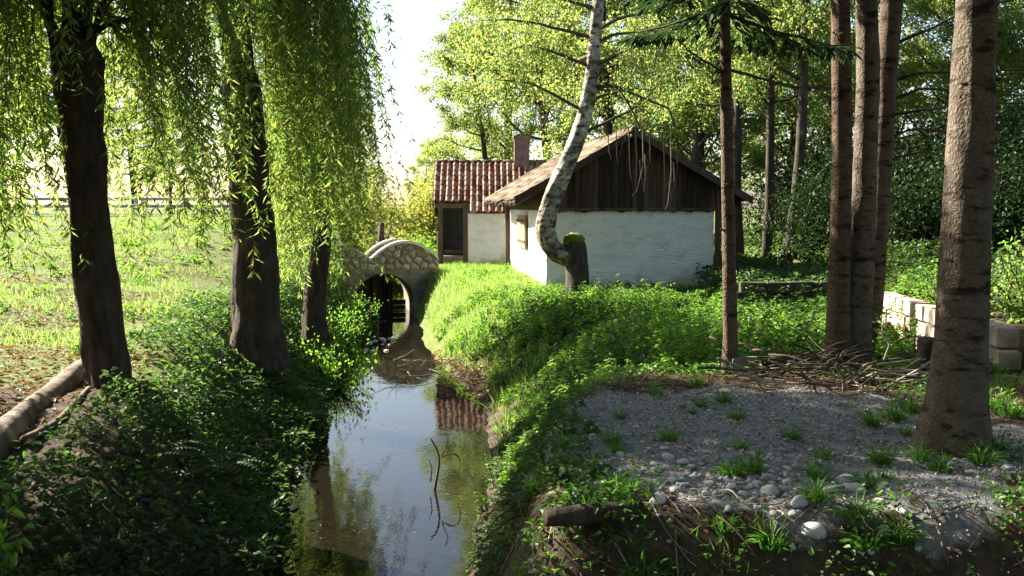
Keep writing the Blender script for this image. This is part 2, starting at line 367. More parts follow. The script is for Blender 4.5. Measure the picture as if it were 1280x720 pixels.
# ---------------------------------------------------------------- terrain
_R = np.array([P(x, y, 0)[:2] for x, y in [(575, 720), (600, 620), (611, 560), (603, 510), (575, 478), (545, 452), (528, 430), (522, 405), (519, 396)]])
_L = np.array([P(x, y, 0)[:2] for x, y in [(335, 720), (345, 640), (365, 585), (392, 535), (404, 500), (420, 462), (436, 440), (446, 420), (450, 404), (452, 396)]])
def xr(y): return np.interp(y, np.r_[-40, 4.0, _R[:, 1], 45, 300], np.r_[0.2, -0.5, _R[:, 0], -4.6, -40])
def xl(y): return np.interp(y, np.r_[-40, 4.0, _L[:, 1], 45, 300], np.r_[-2.0, -2.1, _L[:, 0], -6.4, -44])
def notch(y): return .85 * np.exp(-((y - 19.3) / 1.15) ** 2)     # a small muddy inlet in the house bank
def road_y(x): return 44 + 0.12 * (x + 20)
def H(x, y):
    x, y = np.asarray(x, float), np.asarray(y, float)
    wob = 0.5 * (fbm(x * .9, y * .9, 3) - .45)
    dl, dr = xl(y) - x + wob * .6, x - xr(y) + wob * .6
    uL = 0.45 + 0.9 * smooth(5.5, 10.5, y)
    uL = uL + 1.55 * smooth(13, 42, y) * smooth(0, 5, -4.2 - x)
    uL = uL + (2.0 - uL) * smooth(42, 90, y) * smooth(0, 5, x + 12)
    wl = np.interp(y, [5, 8, 14, 22, 30, 60], [2.2, 1.7, 2.1, 1.6, .7, 2])
    zl = uL * smooth(0, 1, dl / wl) ** .8
    front = 0.45 + 1.3 * smooth(4.25 + .3 * (fbm(x * 1.3, 3.3, 3) - .45), 5.25, y)
    t = smooth(9.4, 11.2, y + .6 * (fbm(x, 9.1, 2) - .4)) * (1 - .0 * x)
    uR = front * (1 - t) + 1.27 * t
    east = smooth(5.1, 5.7, x - 2.4 * smooth(14.6, 17, y)) * smooth(9.5, 10.2, y)
    uR = uR * (1 - east) + 2.0 * east
    uR = uR + (2.0 - uR) * smooth(36, 60, y)
    wr = np.interp(y, [3, 6, 8, 10, 14, 20, 27, 31, 60], [.9, .75, .95, 1.5, 2.0, 2.0, 1.5, .6, 2])
    nt_ = notch(y)
    zr = uR * smooth(0, 1, (dr - nt_) / wr) ** .7 + .1 * smooth(0, .2, dr) * smooth(.05, .4, nt_) * (dr < nt_ + .3)
    z = np.where(dl > 0, zl, np.where(dr > 0, zr, 0))
    z = z - 0.3 * smooth(0, .35, np.minimum(-dl, -dr)) - .03
    amp = smooth(-.3, .5, np.maximum(dl, dr))
    z = z + amp * (.16 * (fbm(x * .7, y * .7, 4) - .47) + .05 * (fbm(x * 4, y * 4, 3) - .45))
    flat = smooth(24, 24.8, y) * smooth(-1.5, -.5, x) * (1 - smooth(6, 8, x)) * (1 - smooth(36, 40, y))
    z = z * (1 - flat) + 1.3 * flat
    z = z + .22 * smooth(2.5, 5, dl) * (fbm(x * .45 + 3, y * .45, 4) - .47) * (1 - smooth(36, 40, y))
    rd = 1 - smooth(2.6, 4.5, np.abs(y - road_y(x)))
    rd = rd * smooth(0, 5, -7 - x)
    return z * (1 - rd) + 2.95 * rd

def in_gravel(x, y):
    e = ((x - 1.85) / 1.75) ** 2 + ((y - 6.95) / 1.85) ** 2 + .9 * (fbm(x * 1.6, y * 1.6, 3) - .45) + .5 * (fbm(x * 4.5, y * 4.5 + 8, 3) - .47)
    return 1 - smooth(.7, 1.2, e)
def axis(parts):
    out = []
    for a, b, s in parts: out.append(np.arange(a, b, s))
    return np.concatenate(out + [[parts[-1][1]]])
gx = axis([(-400, -60, 20), (-60, -16, 1.0), (-16, -7, .25), (-7, 7, .08), (7, 14, .25), (14, 60, 1.0), (60, 400, 20)])
gy = axis([(-60, 0, 5), (0, 3, .5), (3, 16, .08), (16, 34, .15), (34, 60, .6), (60, 140, 4), (140, 700, 40)])
XX, YY = np.meshgrid(gx, gy)
ZZ = H(XX, YY)
g = MB()
nx, ny = len(gx), len(gy)
ii, jj = np.meshgrid(np.arange(ny - 1), np.arange(nx - 1), indexing='ij')
g.add(np.stack([XX, YY, ZZ], -1).reshape(-1, 3), np.stack([ii * nx + jj, ii * nx + jj + 1, (ii + 1) * nx + jj + 1, (ii + 1) * nx + jj], -1).reshape(-1, 4))

def ground_mat():
    m, nt, nd, b = mat('earth_and_grass')
    L = nt.links
    big = tex_noise(nd, nt, .9, 5, .6)
    fine = tex_noise(nd, nt, 9, 8, .7)
    soil = ramp(nd, [(.3, (.022, .016, .011)), (.5, (.06, .043, .029)), (.7, (.12, .085, .055))])
    L.new(fine.outputs['Fac'], soil.inputs[0])
    turf = ramp(nd, [(.3, (.05, .07, .015)), (.5, (.09, .12, .025)), (.7, (.17, .15, .06))])
    L.new(fine.outputs['Fac'], turf.inputs[0])
    at = nd.new('ShaderNodeAttribute'); at.attribute_name = 'turf'
    ad = nd.new('ShaderNodeMath'); ad.operation = 'ADD'
    L.new(at.outputs['Fac'], ad.inputs[0]); L.new(big.outputs['Fac'], ad.inputs[1])
    sb = ramp(nd, [(.62, (0, 0, 0)), (.88, (1, 1, 1))])
    hf = nd.new('ShaderNodeMath'); hf.operation = 'MULTIPLY'; hf.inputs[1].default_value = .75
    L.new(ad.outputs[0], hf.inputs[0]); L.new(hf.outputs[0], sb.inputs[0])
    mx = nd.new('ShaderNodeMix'); mx.data_type = 'RGBA'
    L.new(sb.outputs[0], mx.inputs[0]); L.new(soil.outputs[0], mx.inputs[6]); L.new(turf.outputs[0], mx.inputs[7])
    grit = tex_noise(nd, nt, 45, 6, .7)
    grc = ramp(nd, [(.3, (.1, .098, .096)), (.5, (.2, .197, .193)), (.7, (.31, .305, .3))])
    L.new(grit.outputs['Fac'], grc.inputs[0])
    a2 = nd.new('ShaderNodeAttribute'); a2.attribute_name = 'gravel'
    a3 = nd.new('ShaderNodeMath'); a3.operation = 'MULTIPLY_ADD'; a3.inputs[1].default_value = .7
    L.new(fine.outputs['Fac'], a3.inputs[0]); L.new(a2.outputs['Fac'], a3.inputs[2])
    a4 = ramp(nd, [(.7, (0, 0, 0)), (.95, (1, 1, 1))]); L.new(a3.outputs[0], a4.inputs[0])
    m3 = nd.new('ShaderNodeMix'); m3.data_type = 'RGBA'
    L.new(a4.outputs[0], m3.inputs[0]); L.new(mx.outputs[2], m3.inputs[6]); L.new(grc.outputs[0], m3.inputs[7])
    L.new(m3.outputs[2], b.inputs['Base Color'])
    b.inputs['Roughness'].default_value = .95; b.inputs['Specular IOR Level'].default_value = .15
    bp = nd.new('ShaderNodeBump'); bp.inputs['Strength'].default_value = .9; bp.inputs['Distance'].default_value = .05
    L.new(fine.outputs['Fac'], bp.inputs['Height']); L.new(bp.outputs[0], b.inputs['Normal'])
    return m
ground = g.build('ground', ground_mat(), smooth_=True)
tag(ground, 'uneven earth and turf banks on both sides of the stream', kind='structure')
meadow = np.where(XX < xl(YY), smooth(9.5, 13, YY), smooth(15, 24, YY))
turf = ground.data.attributes.new('turf', 'FLOAT', 'POINT')
turf.data.foreach_set('value', meadow.astype(np.float32).ravel())
gv = ground.data.attributes.new('gravel', 'FLOAT', 'POINT')
gv.data.foreach_set('value', (in_gravel(XX, YY) * (np.abs(YY - 7) < 4)).astype(np.float32).ravel())

# water
def water_mat():
    m, nt, nd, b = mat('stream_water')
    L = nt.links
    b.inputs['Base Color'].default_value = (.008, .007, .004, 1)
    b.inputs['Roughness'].default_value = .015
    b.inputs['IOR'].default_value = 1.33
    b.inputs['Specular IOR Level'].default_value = .5
    n = tex_noise(nd, nt, 2.6, 4, .6, stretch=(1, .6, 1))
    n2 = tex_noise(nd, nt, 14, 2, .5)
    ad = nd.new('ShaderNodeMath'); ad.operation = 'MULTIPLY_ADD'; ad.inputs[1].default_value = .12
    L.new(n2.outputs['Fac'], ad.inputs[0]); L.new(n.outputs['Fac'], ad.inputs[2])
    bp = nd.new('ShaderNodeBump'); bp.inputs['Strength'].default_value = .06; bp.inputs["Distance"].default_value = .05
    L.new(ad.outputs[0], bp.inputs['Height']); L.new(bp.outputs[0], b.inputs['Normal'])
    return m
wy = np.r_[np.arange(-40, 4, 4), np.arange(4, 60, .5), np.arange(60, 301, 20)]
w = MB()
wv, wq = [], []
for k, y in enumerate(wy):
    wv += [[xl(y) - .9, y, 0], [xr(y) + .9, y, 0]]
    if k: wq.append([2 * k - 2, 2 * k - 1, 2 * k + 1, 2 * k])
w.add(wv, wq)
tag(w.build('stream_water', water_mat()), 'still dark stream reflecting trees and sky between the banks', kind='structure')

# road beyond the meadow, with a guard rail
r = MB()
rx = np.linspace(-150, -13, 40)
rv, rq = [], []
for k, x in enumerate(rx):
    y = road_y(x)
    rv += [[x, y - 2.4, 2.96], [x, y + 2.4, 2.96]]
    if k: rq.append([2 * k - 2, 2 * k, 2 * k + 1, 2 * k - 1])
r.add(rv, rq)
tag(r.build('road', M['asphalt']), 'grey asphalt road beyond the meadow', kind='structure')
rail = thing('guard_rail', 'grey metal guard rail on posts along the road behind the meadow', 'guard rail', (-24, road_y(-24) - 2.5, 2.95))
for k in range(13):
    x = -12 + 2 * k
    MB().box((x - .05, .12 * x - .05, -.3), (x + .05, .12 * x + .05, .85)).build('post', M['metal'], rail)
for z in (.42, .72):
    MB().tube([[-12.5, -1.5 - .09, z], [0, -.09, z], [12.5, 1.5 - .09, z]], .075, 8).build('beam', M['metal'], rail)

# ---------------------------------------------------------------- mill house
HA = math.radians(6.6)
c0 = P(683, 360, 1.3)
house = thing('mill_house', 'whitewashed mill house with dark plank gable and mossy tiled roof', 'house', (c0[0], c0[1], 1.3), HA)
HW, HD, WH = 4.32, 8.0, 1.97
EZ, OV, AP, GO = 2.24, .80, 3.95, .42          # eave height, side overhang, apex height, gable overhang
SL = (AP - EZ) / (HW / 2 + OV)
def roof_z(x): return EZ + SL * (x + OV) if x < HW / 2 else EZ + SL * (HW + OV - x)
def wall_sheet(p0, p1, z0, z1, out, seed, thick=.25):
    """rough hand-plastered wall: a lumpy outer skin over a solid core"""
    p0, p1, out = np.array(p0, float), np.array(p1, float), np.array(out, float)
    L = np.linalg.norm(p1 - p0)
    nu, nv = int(L / .06), int((z1 - z0) / .05)
    u, v = np.meshgrid(np.linspace(0, 1, nu + 1), np.linspace(0, 1, nv + 1))
    d = .05 * (fbm(u * L * 2.0 + seed, v * (z1 - z0) * 6, 4) - .47)
    pts = p0 + (p1 - p0) * u[..., None]
    xyz = np.concatenate([pts + out * d[..., None], (z0 + (z1 - z0) * v + .03 * (v == 1) * (fbm(u * L * 3, u * 0 + seed, 3) - .5))[..., None]], -1).reshape(-1, 3)
    i, j = np.meshgrid(np.arange(nv), np.arange(nu), indexing='ij')
    a = i * (nu + 1) + j
    return xyz, np.stack([a, a + 1, a + nu + 2, a + nu + 1], -1).reshape(-1, 4)
wl_ = MB()
for (a, b_, o_, s_) in [((0, 0), (HW, 0), (0, -1), 1), ((HW, 0), (HW, HD), (1, 0), 20), ((HW, HD), (0, HD), (0, 1), 40), ((0, HD), (0, 0), (-1, 0), 60)]:
    wl_.add(*wall_sheet(a, b_, -.3, WH, o_, s_))
wl_.box((.06, .06, -.3), (HW - .06, HD - .06, WH - .03))
wl_.build('wall', M['whitewash'], house, True)
rng = np.random.default_rng(11)
# gable planks, front and back, and plank strips on the side walls
def planks(x0, x1, step, maker):
    x = x0
    while x < x1 - .02:
        wd = min(step * rng.uniform(.8, 1.2), x1 - x)
        maker(x, x + wd - .012)
        x += wd
def gable_plank(y):
    def mk(a, b):
        t = rng.uniform(.0, .02); za, zb = roof_z(a) - .06, roof_z(b) - .06
        lo = WH - .03 - rng.uniform(0, .05)
        y0, y1 = y - .045 - t, y - .02
        v = [[a, y0, lo], [b, y0, lo], [b, y1, lo], [a, y1, lo], [a, y0, za], [b, y0, zb], [b, y1, zb], [a, y1, za]]
        MB().add(v, [[0, 3, 2, 1], [4, 5, 6, 7], [0, 1, 5, 4], [1, 2, 6, 5], [2, 3, 7, 6], [3, 0, 4, 7]]) if 0 else None
        m = MB(); m.add(v, [[0, 3, 2, 1], [4, 5, 6, 7], [0, 1, 5, 4], [1, 2, 6, 5], [2, 3, 7, 6], [3, 0, 4, 7]])
        m.build('plank', M['plank'], house)
    return mk
planks(-.02, HW / 2, .155, gable_plank(-.01)); planks(HW / 2, HW + .02, .155, gable_plank(-.01))
back = MB()
back.add([[0, HD, WH], [HW, HD, WH], [HW, HD, roof_z(HW) - .06], [HW / 2, HD, AP - .06], [0, HD, roof_z(0) - .06]], [[0, 1, 2, 4]], [[4, 2, 3]])
back.build('back_gable', M['plank'], house)
def side_plank(x, s):
    def mk(a, b):
        MB().box((x - .03 if s < 0 else x, a, WH - .02), (x if s < 0 else x + .03, b, roof_z(0) - .07)).build('plank', M['beam'], house)
    return mk
planks(0, HD, .32, side_plank(-.02, -1)); planks(0, HD, .32, side_plank(HW + .02, 1))
MB().box((-.07, -.07, WH - .02), (HW + .07, -.075 + .02, WH + .045)).build('sill_beam', M['plank'], house)
# corner posts carrying the eaves
for (x, y) in [(-.12, HD - .1), (HW + .1, -.02)]:
    MB().tube([[x, y, -.3], [x + .01, y, .9], [x, y, roof_z(0) - .1]], .085, 8, .08, 3).build('post', M['beam'], house)
# roof: deck, rafters, barge boards, tiles
roof = put('roof', None, house)
def slope_pt(side, u, s):                       # u along the ridge, s up the slope from the eave (0..1)
    x = -OV + s * (HW / 2 + OV)
    z = EZ + SL * (x + OV)
    sag = -.09 * math.sin(math.pi * np.clip((u + GO) / (HD + 2 * GO), 0, 1)) * math.sin(math.pi * min(1, .25 + .75 * s)) - .03 * math.sin(u * 1.9 + s * 3)
    return np.array([x if side < 0 else HW - x, u, z + sag])
dk = MB()
for side in (-1, 1):
    a = [slope_pt(side, u, s) for u in np.linspace(-GO, HD + GO, 13) for s in np.linspace(0, 1, 6)]
    a = np.array(a); lo = a - np.array([0, 0, .05])
    q = [[i * 6 + j, i * 6 + j + 1, (i + 1) * 6 + j + 1, (i + 1) * 6 + j] for i in range(12) for j in range(5)]
    dk.add(a, q); dk.add(lo, q)
    edge = [[(i * 6), ((i + 1) * 6), ((i + 1) * 6) + 78, (i * 6) + 78] for i in range(12)]
    edge += [[j, j + 1, j + 79, j + 78] for j in range(5)]
    dk.add(np.concatenate([a, lo]), edge)
dk.build('roof_deck', M['plank'], roof)
for side in (-1, 1):
    m = MB()
    a, b_ = slope_pt(side, -GO - .02, -.02), slope_pt(side, -GO - .02, 1.0)
    pts = [a, (a + b_) / 2 - [0, 0, .03], b_]
    v = []
    for p in pts: v += [p + [0, -.03, .06], p + [0, -.03, -.13], p + [0, .02, -.13], p + [0, .02, .06]]
    q = []
    for k in range(2):
        for j in range(4): q.append([k * 4 + j, k * 4 + (j + 1) % 4, k * 4 + 4 + (j + 1) % 4, k * 4 + 4 + j])
    m.add(v, q + [[0, 1, 2, 3], [8, 9, 10, 11]]); m.build('barge_board', M['plank'], house)
    for u in np.arange(.35, HD, .95):
        p0, p1 = slope_pt(side, u, .0) - [0, 0, .11], slope_pt(side, u, .42) - [0, 0, .11]
        MB().tube([p0, (p0 + p1) / 2, p1], .055, 4).build('rafter', M['plank'], house)
def tile_mesh(name, wd, ln, amp, th=.02, material=None):
    """one curved clay tile: ridge along y, its lower lip at y = 0"""
    xs = np.linspace(0, wd, 7)
    prof = amp * np.sin(xs / wd * 2 * math.pi * .92 + .4)
    v = []
    for y, dz in ((0, .025), (ln, 0)):
        v += [[x, y, p + dz + th] for x, p in zip(xs, prof)]
    v += [[x, 0, p + .025 - .004] for x, p in zip(xs, prof)]
    q = [[i, i + 1, 8 + i, 7 + i] for i in range(6)] + [[14 + i, 15 + i, i + 1, i] for i in range(6)]
    m = MB(); m.add(v, q)
    me = m.mesh(name); me.materials.append(material)
    return me
def tile_frame(o, A, ux, uy, jit):
    uz = np.cross(ux, uy)
    R = Matrix(((ux[0], uy[0], uz[0], A[0]), (ux[1], uy[1], uz[1], A[1]), (ux[2], uy[2], uz[2], A[2]), (0, 0, 0, 1)))
    o.matrix_local = R @ Matrix.Rotation(jit[0], 4, 'Z') @ Matrix.Rotation(jit[1], 4, 'X') @ Matrix.Rotation(jit[2], 4, 'Y')
NR, NC = 8, 35
ot = tile_mesh('old_tile', .27, .5, .016, .022, M['old_tile'])
for r_ in range(NR):
    for c_ in range(NC):
        u = -GO + .03 + (HD + 2 * GO - .06) * (c_ + rng.uniform(-.06, .06)) / NC
        s0, s1 = r_ / NR, (r_ + 1) / NR
        A, B, U = slope_pt(-1, u, s0 - .012), slope_pt(-1, u, s1), slope_pt(-1, u + .25, s0 - .012)
        A = A + [0, 0, .02]
        uy = unit(B - A + [0, 0, .02]); ux = unit(A + 0 - U - [0, 0, .02]); ux = unit(ux - uy * ux.dot(uy))
        o = put('tile', ot, roof)
        tile_frame(o, A + uy * rng.uniform(-.03, .03) - ux * .25, ux, uy, rng.normal(0, 1, 3) * [.03, .015, .02])
far = MB()
me_v = np.array([v.co[:] for v in ot.vertices]); me_q = np.array([p.vertices[:] for p in ot.polygons])
for r_ in range(NR):
    for c_ in range(NC):
        u = -GO + .03 + (HD + 2 * GO - .06) * c_ / NC
        A, B, U = slope_pt(1, u, r_ / NR - .012), slope_pt(1, u, (r_ + 1) / NR), slope_pt(1, u + .25, r_ / NR - .012)
        uy = unit(B - A); ux = unit(U - A); uz = np.cross(ux, uy)
        if uz[2] < 0: uz = -uz
        far.add(me_v @ np.array([ux, uy, uz]) + A + [0, 0, .02], me_q)
o = far.build('tile_field', M['old_tile'], roof); o['kind'] = 'stuff'
rt = MB().tube([[0, 0, 0], [0, .2, 0], [0, .42, 0]], [.12, .115, .1], 10).mesh('ridge_tile', True); rt.materials.append(M['old_tile'])
for k in range(22):
    u = -GO + .4 * k
    p = slope_pt(-1, u, 1.0)
    put('ridge_tile', rt, roof, (HW / 2, u, p[2] - .01 + rng.uniform(-.01, .01)), rng.normal(0, .03))
# shutter on the side wall
sh = put('shutter', None, house)
for k in range(6):
    y = 3.55 + k * .29
    MB().box((-.10, y, .85 + rng.uniform(-.02, .02)), (-.045, y + .275, 1.80)).build('plank', M['shutter'], sh)
for z in (1.0, 1.6): MB().box((-.125, 3.5, z), (-.102, 5.32, z + .07)).build('batten', M['beam'], sh)

# ---------------------------------------------------------------- tiled outbuilding
SY = 34.3
shed = thing('tiled_outbuilding', 'small white outbuilding with red clay pantile roof and open porch', 'outbuilding', (-2.72, SY, 1.38), math.radians(1.5))
SWD = 4.3
RID, EV, LEV = 3.55, 2.13, 1.72                 # ridge, porch eave and wall eave heights
TS = math.tan(math.radians(40))
yr = (RID - EV) / TS + .15
def sroof(y): return EV + (y - .15) * TS
m = MB(); m.add(*wall_sheet((1.18, 0), (SWD, 0), -.3, 1.85, (0, -1), 5)); m.add(*wall_sheet((1.18, 3.2), (1.18, 0), -.3, 2.2, (-1, 0), 9))
m.box((1.24, .06, -.3), (SWD, 3.3, 1.85)); m.build('wall', M['whitewash'], shed, True)
m = MB(); m.box((.15, 2.6, -.3), (1.2, 2.75, 2.9)); m.box((.1, 1.1, -.3), (.2, 2.7, 2.4)); m.build('back_wall', M['interior'], shed)
for x in (.22, 1.1): MB().box((x - .085, -.02, -.3), (x + .085, .15, EV - .02)).build('post', M['beam'], shed)
MB().box((.05, -.03, EV - .22), (1.32, .13, EV - .06)).build('lintel', M['beam'], shed)
MB().box((.3, .5, -.3), (1.0, 1.1, .22)).build('step', M['concrete'], shed)
MB().box((.34, .9, .3), (.98, 1.0, .42)).build('cross_rail', M['beam'], shed)
sr = put('roof', None, shed)
dk = MB()
dk.add([[0, .15, EV], [SWD, .15, EV], [SWD, yr, RID], [0, yr, RID], [0, 2 * yr, EV], [SWD, 2 * yr, EV]], [[0, 1, 2, 3], [3, 2, 5, 4]])
dk.add([[1.15, -.36, LEV], [SWD, -.36, LEV], [SWD, .15, EV], [1.15, .15, EV]], [[0, 1, 2, 3]])
dk.build('roof_deck', M['beam'], sr)
m = MB(); m.add([[.02, .3, 1.6], [.02, 2 * yr - .3, 1.6], [.02, 2 * yr - .1, EV + .06], [.02, yr, RID - .05], [.02, .2, EV - .02]], [[0, 1, 2, 4]], [[4, 2, 3]])
m.build('side_gable', M['plank'], shed)
for (ya, za, yb, zb) in [(.02, EV - .12, yr, RID), (2 * yr, EV, yr, RID)]:
    m = MB(); v = []
    for (y, z) in ((ya, za), (yb, zb)): v += [[-.05, y, z + .09], [-.05, y, z - .1], [.0, y, z - .1], [.0, y, z + .09]]
    m.add(v, [[0, 1, 2, 3], [7, 6, 5, 4]] + [[j, 4 + j, 4 + (j + 1) % 4, (j + 1) % 4] for j in range(4)]); m.build('barge_board', M['beam'], shed)
pt = tile_mesh('pantile', .245, .36, .036, .02, M['tile'])
tw, tl = .215, .285
L0 = math.hypot(yr - .15, RID - EV)
uy = np.array([0, math.cos(math.radians(40)), math.sin(math.radians(40))]); ux = np.array([1.0, 0, 0])
for c_ in range(20):
    x = -.02 + c_ * tw
    for r_ in range(-2, 8):
        if r_ < 0 and x < 1.1: continue
        s = r_ * tl - .05
        if s > L0 - .12: continue
        A = np.array([x, .15, EV]) + uy * (s + rng.uniform(-.012, .012)) + [0, -.01, .035]
        o = put('tile', pt, sr); tile_frame(o, A, ux, uy, rng.normal(0, 1, 3) * [.025, .02, .02])
for k in range(11): put('ridge_tile', rt, sr, (k * .4 + .4, yr, RID + .03), math.pi / 2, (.85, 1, .75))
m = MB(); m.box((2.85, yr - .25, 2.6), (3.4, yr + .3, 4.5)); m.box((2.81, yr - .29, 4.42), (3.44, yr + .34, 4.53)); m.build('chimney', M['chimney'], sr)
m = MB(); m.box((-.085, -.085, -.3), (.085, .085, 1.0)); m.box((-.1, -.1, 1.0), (.1, .1, 1.06))
p = P(551, 326, 1.38); o = m.build('concrete_post', M['pale_concrete']); o.location = (p[0] - .02, p[1] - .3, 1.38)
tag(o, 'short pale concrete post in front of the outbuilding porch', 'post')

# ---------------------------------------------------------------- stone bridge
BA = math.radians(15)
bridge = thing('stone_bridge', 'small stone bridge with wavy humped parapet over the stream', 'bridge', (-3.98, 30.2, 0), BA)
BX0, BX1, BD, DK = -2.9, 1.75, 2.1, 1.38      # local extents along the road, depth, deck height
AC, AR, AB = .05, .92, .42                    # arch centre, radius, springing height
def arch_z(x):
    t = (x - AC) / AR
    return AB + .86 * math.sqrt(max(0, 1 - t * t)) if abs(t) < 1 else None
def hump(x):                                  # two humps of parapet meeting in a dip
    c = -1.75 if x < -.35 else .55
    hw = 1.4 if x < -.35 else 1.0
    if x < -.35: t = (x + 1.7) / 1.35
    else: t = (x - .7) / 1.05
    return DK + .3 + .56 * math.cos(max(-1, min(1, t)) * math.pi / 2) ** .8
body = MB()
xs = sorted(set(list(np.linspace(BX0, AC - AR, 6)) + [AC + AR * math.sin(a) for a in np.linspace(-math.pi / 2, math.pi / 2, 21)] + list(np.linspace(AC + AR, BX1, 5))))
for a, b_ in zip(xs[:-1], xs[1:]):
    mid = (a + b_) / 2
    za = arch_z(a) if abs(mid - AC) < AR else None
    zb = arch_z(b_) if abs(mid - AC) < AR else None
    if abs(mid - AC) < AR:
        za = AB if za is None else za; zb = AB if zb is None else zb
    else: za = zb = -.4
    v = [[a, 0, za], [b_, 0, zb], [b_, 0, DK], [a, 0, DK], [a, BD, za], [b_, BD, zb], [b_, BD, DK], [a, BD, DK]]
    body.add(v, [[0, 1, 2, 3], [5, 4, 7, 6], [3, 2, 6, 7], [4, 5, 1, 0]])
for x in (AC - AR, AC + AR): body.add([[x, 0, -.4], [x, BD, -.4], [x, BD, AB], [x, 0, AB]], [[0, 1, 2, 3]])
body.build('arch', M['concrete'], bridge)
def clip(poly, n, c):
    out = []
    for i in range(len(poly)):
        a, b_ = poly[i], poly[(i + 1) % len(poly)]
        da, db = a @ n - c, b_ @ n - c
        if da <= 0: out.append(a)
        if da * db < 0: out.append(a + (b_ - a) * da / (da - db))
    return out
def parapet(y0, y1, face, stones=True):
    pr = put('parapet', None, bridge)
    m = MB()
    xs = np.linspace(BX0, BX1, 60)
    for a, b_ in zip(xs[:-1], xs[1:]):
        za, zb = hump(a), hump(b_)
        m.add([[a, y0, DK], [b_, y0, DK], [b_, y0, zb], [a, y0, za], [a, y1, DK], [b_, y1, DK], [b_, y1, zb], [a, y1, za]], [[0, 1, 2, 3], [5, 4, 7, 6]])
    m.build('mortar_core', M['mortar'], pr)
    m = MB(); v, q = [], []
    for k, a in enumerate(xs):
        z = hump(a)
        v += [[a, y0 - .05, z + .06], [a, y0 - .05, z - .02], [a, y1 + .05, z - .02], [a, y1 + .05, z + .06]]
        if k: q += [[4 * k - 4 + j, 4 * k - 4 + (j + 1) % 4, 4 * k + (j + 1) % 4, 4 * k + j] for j in range(4)]
    m.add(v, q + [[3, 2, 1, 0]]); m.build('coping', M['pale_concrete'], pr)
    MB().box((BX0, y0 - .06, DK - .1), (BX1 + .05, y1 + .02, DK + .01)).build('string_course', M['concrete'], pr)
    if not stones: return
    pts = np.array([[x + rng.uniform(-.09, .09), z + rng.uniform(-.07, .07)] for j, z in enumerate(np.arange(DK + .1, DK + 1.1, .2)) for x in np.arange(BX0 + .1 + .13 * (j % 2), BX1, .27)])
    for i, p in enumerate(pts):
        if p[1] > hump(p[0]) + .02: continue
        poly = [np.array(c_) for c_ in ((BX0, DK + .02), (BX1, DK + .02), (BX1, DK + 1.2), (BX0, DK + 1.2))]
        for k in np.argsort(((pts - p) ** 2).sum(1))[1:14]:
            d = pts[k] - p; l = np.linalg.norm(d); n = d / l
            poly = clip(poly, n, p @ n + l / 2 - .016)
            if not poly: break
        if len(poly) < 3: continue
        poly = np.array([[a, min(b_, hump(a) - .03)] for a, b_ in poly])
        cen = poly.mean(0); ins = cen + (poly - cen) * .78
        k = len(poly); out = rng.uniform(.03, .07)
        v = [[a, face, b_] for a, b_ in poly] + [[a, face - out, b_] for a, b_ in ins] + [[cen[0], face - out * 1.15, cen[1]]]
        m = MB(); m.add(v, [[j, (j + 1) % k, k + (j + 1) % k, k + j] for j in range(k)], [[k + j, k + (j + 1) % k, 2 * k] for j in range(k)])
        m.build('stone', M['stone'], pr, True)
parapet(.02, .26, .025); parapet(BD - .26, BD - .02, BD, False)
# wing wall on the house side, and timber sluice boards standing in the arch
wing = MB(); wing.box((BX1, .1, -.4), (BX1 + 1.1, .5, DK - .08)); wing.build('wing_wall', M['concrete'], bridge)
sl = thing('sluice_gate', 'dark timber sluice boards and posts standing in the bridge arch', 'sluice gate', (-3.98, 30.2, 0), BA)
for x, wd in ((-.62, .09), (-.2, .12), (.28, .08)): MB().box((x, .9, -.4), (x + wd, 1.02, 1.24)).build('post', M['beam'], sl)
for k in range(4): MB().box((-.86, 1.03, -.3 + .17 * k), (.86, 1.08, -.14 + .17 * k)).build('board', M['plank'], sl)
for k in range(11): MB().box((-.84 + .118 * k, 1.09, -.3), (-.73 + .118 * k, 1.13, 1.27 - .3 * abs(k - 5) ** 2 / 25 - rng.uniform(0, .05))).build('board', M['plank'], sl)  # upright boards added to keep the arch opening dark

def stone_mesh(seed, sub=2):
    import bmesh
    rg = np.random.default_rng(seed)
    b_ = bmesh.new(); bmesh.ops.create_icosphere(b_, subdivisions=sub, radius=1)
    v = np.array([w_.co[:] for w_ in b_.verts]); f = np.array([[w_.index for w_ in fc.verts] for fc in b_.faces]); b_.free()
    for _ in range(7):
        nrm = unit(rg.normal(size=3)); c = rg.uniform(.55, .85); d = v @ nrm
        v = v - np.maximum(d - c, 0)[:, None] * nrm
    v = v * [1, rg.uniform(.6, .9), rg.uniform(.45, .7)] + rg.normal(0, .025, v.shape)
    return v, f
# ---------------------------------------------------------------- low walls
rng = np.random.default_rng(21)
def block_mesh(name, sx, sy, sz, seed, m_):
    q = np.random.default_rng(seed); b = .014
    v, F_ = [], []
    lo = np.array([-sx / 2, -sy / 2, 0]); hi = np.array([sx / 2, sy / 2, sz])
    # bevelled block: three inset rectangles per axis pair, hull by hand
    for z, i in ((0, b), (b, 0), (sz - b, 0), (sz, b)):
        for (ax, ay) in ((lo[0] + i, lo[1] + i), (hi[0] - i, lo[1] + i), (hi[0] - i, hi[1] - i), (lo[0] + i, hi[1] - i)):
            v.append([ax + q.normal(0, .004), ay + q.normal(0, .004), z + q.normal(0, .004)])
    for k in range(3):
        for j in range(4): F_.append([k * 4 + j, k * 4 + (j + 1) % 4, k * 4 + 4 + (j + 1) % 4, k * 4 + 4 + j])
    F_ += [[3, 2, 1, 0], [12, 13, 14, 15]]
    mm = MB(); mm.add(v, F_); me = mm.mesh(name); me.materials.append(m_)
    return me
blk = [block_mesh('block', .27, .22, .2, s, M['block']) for s in range(4)]
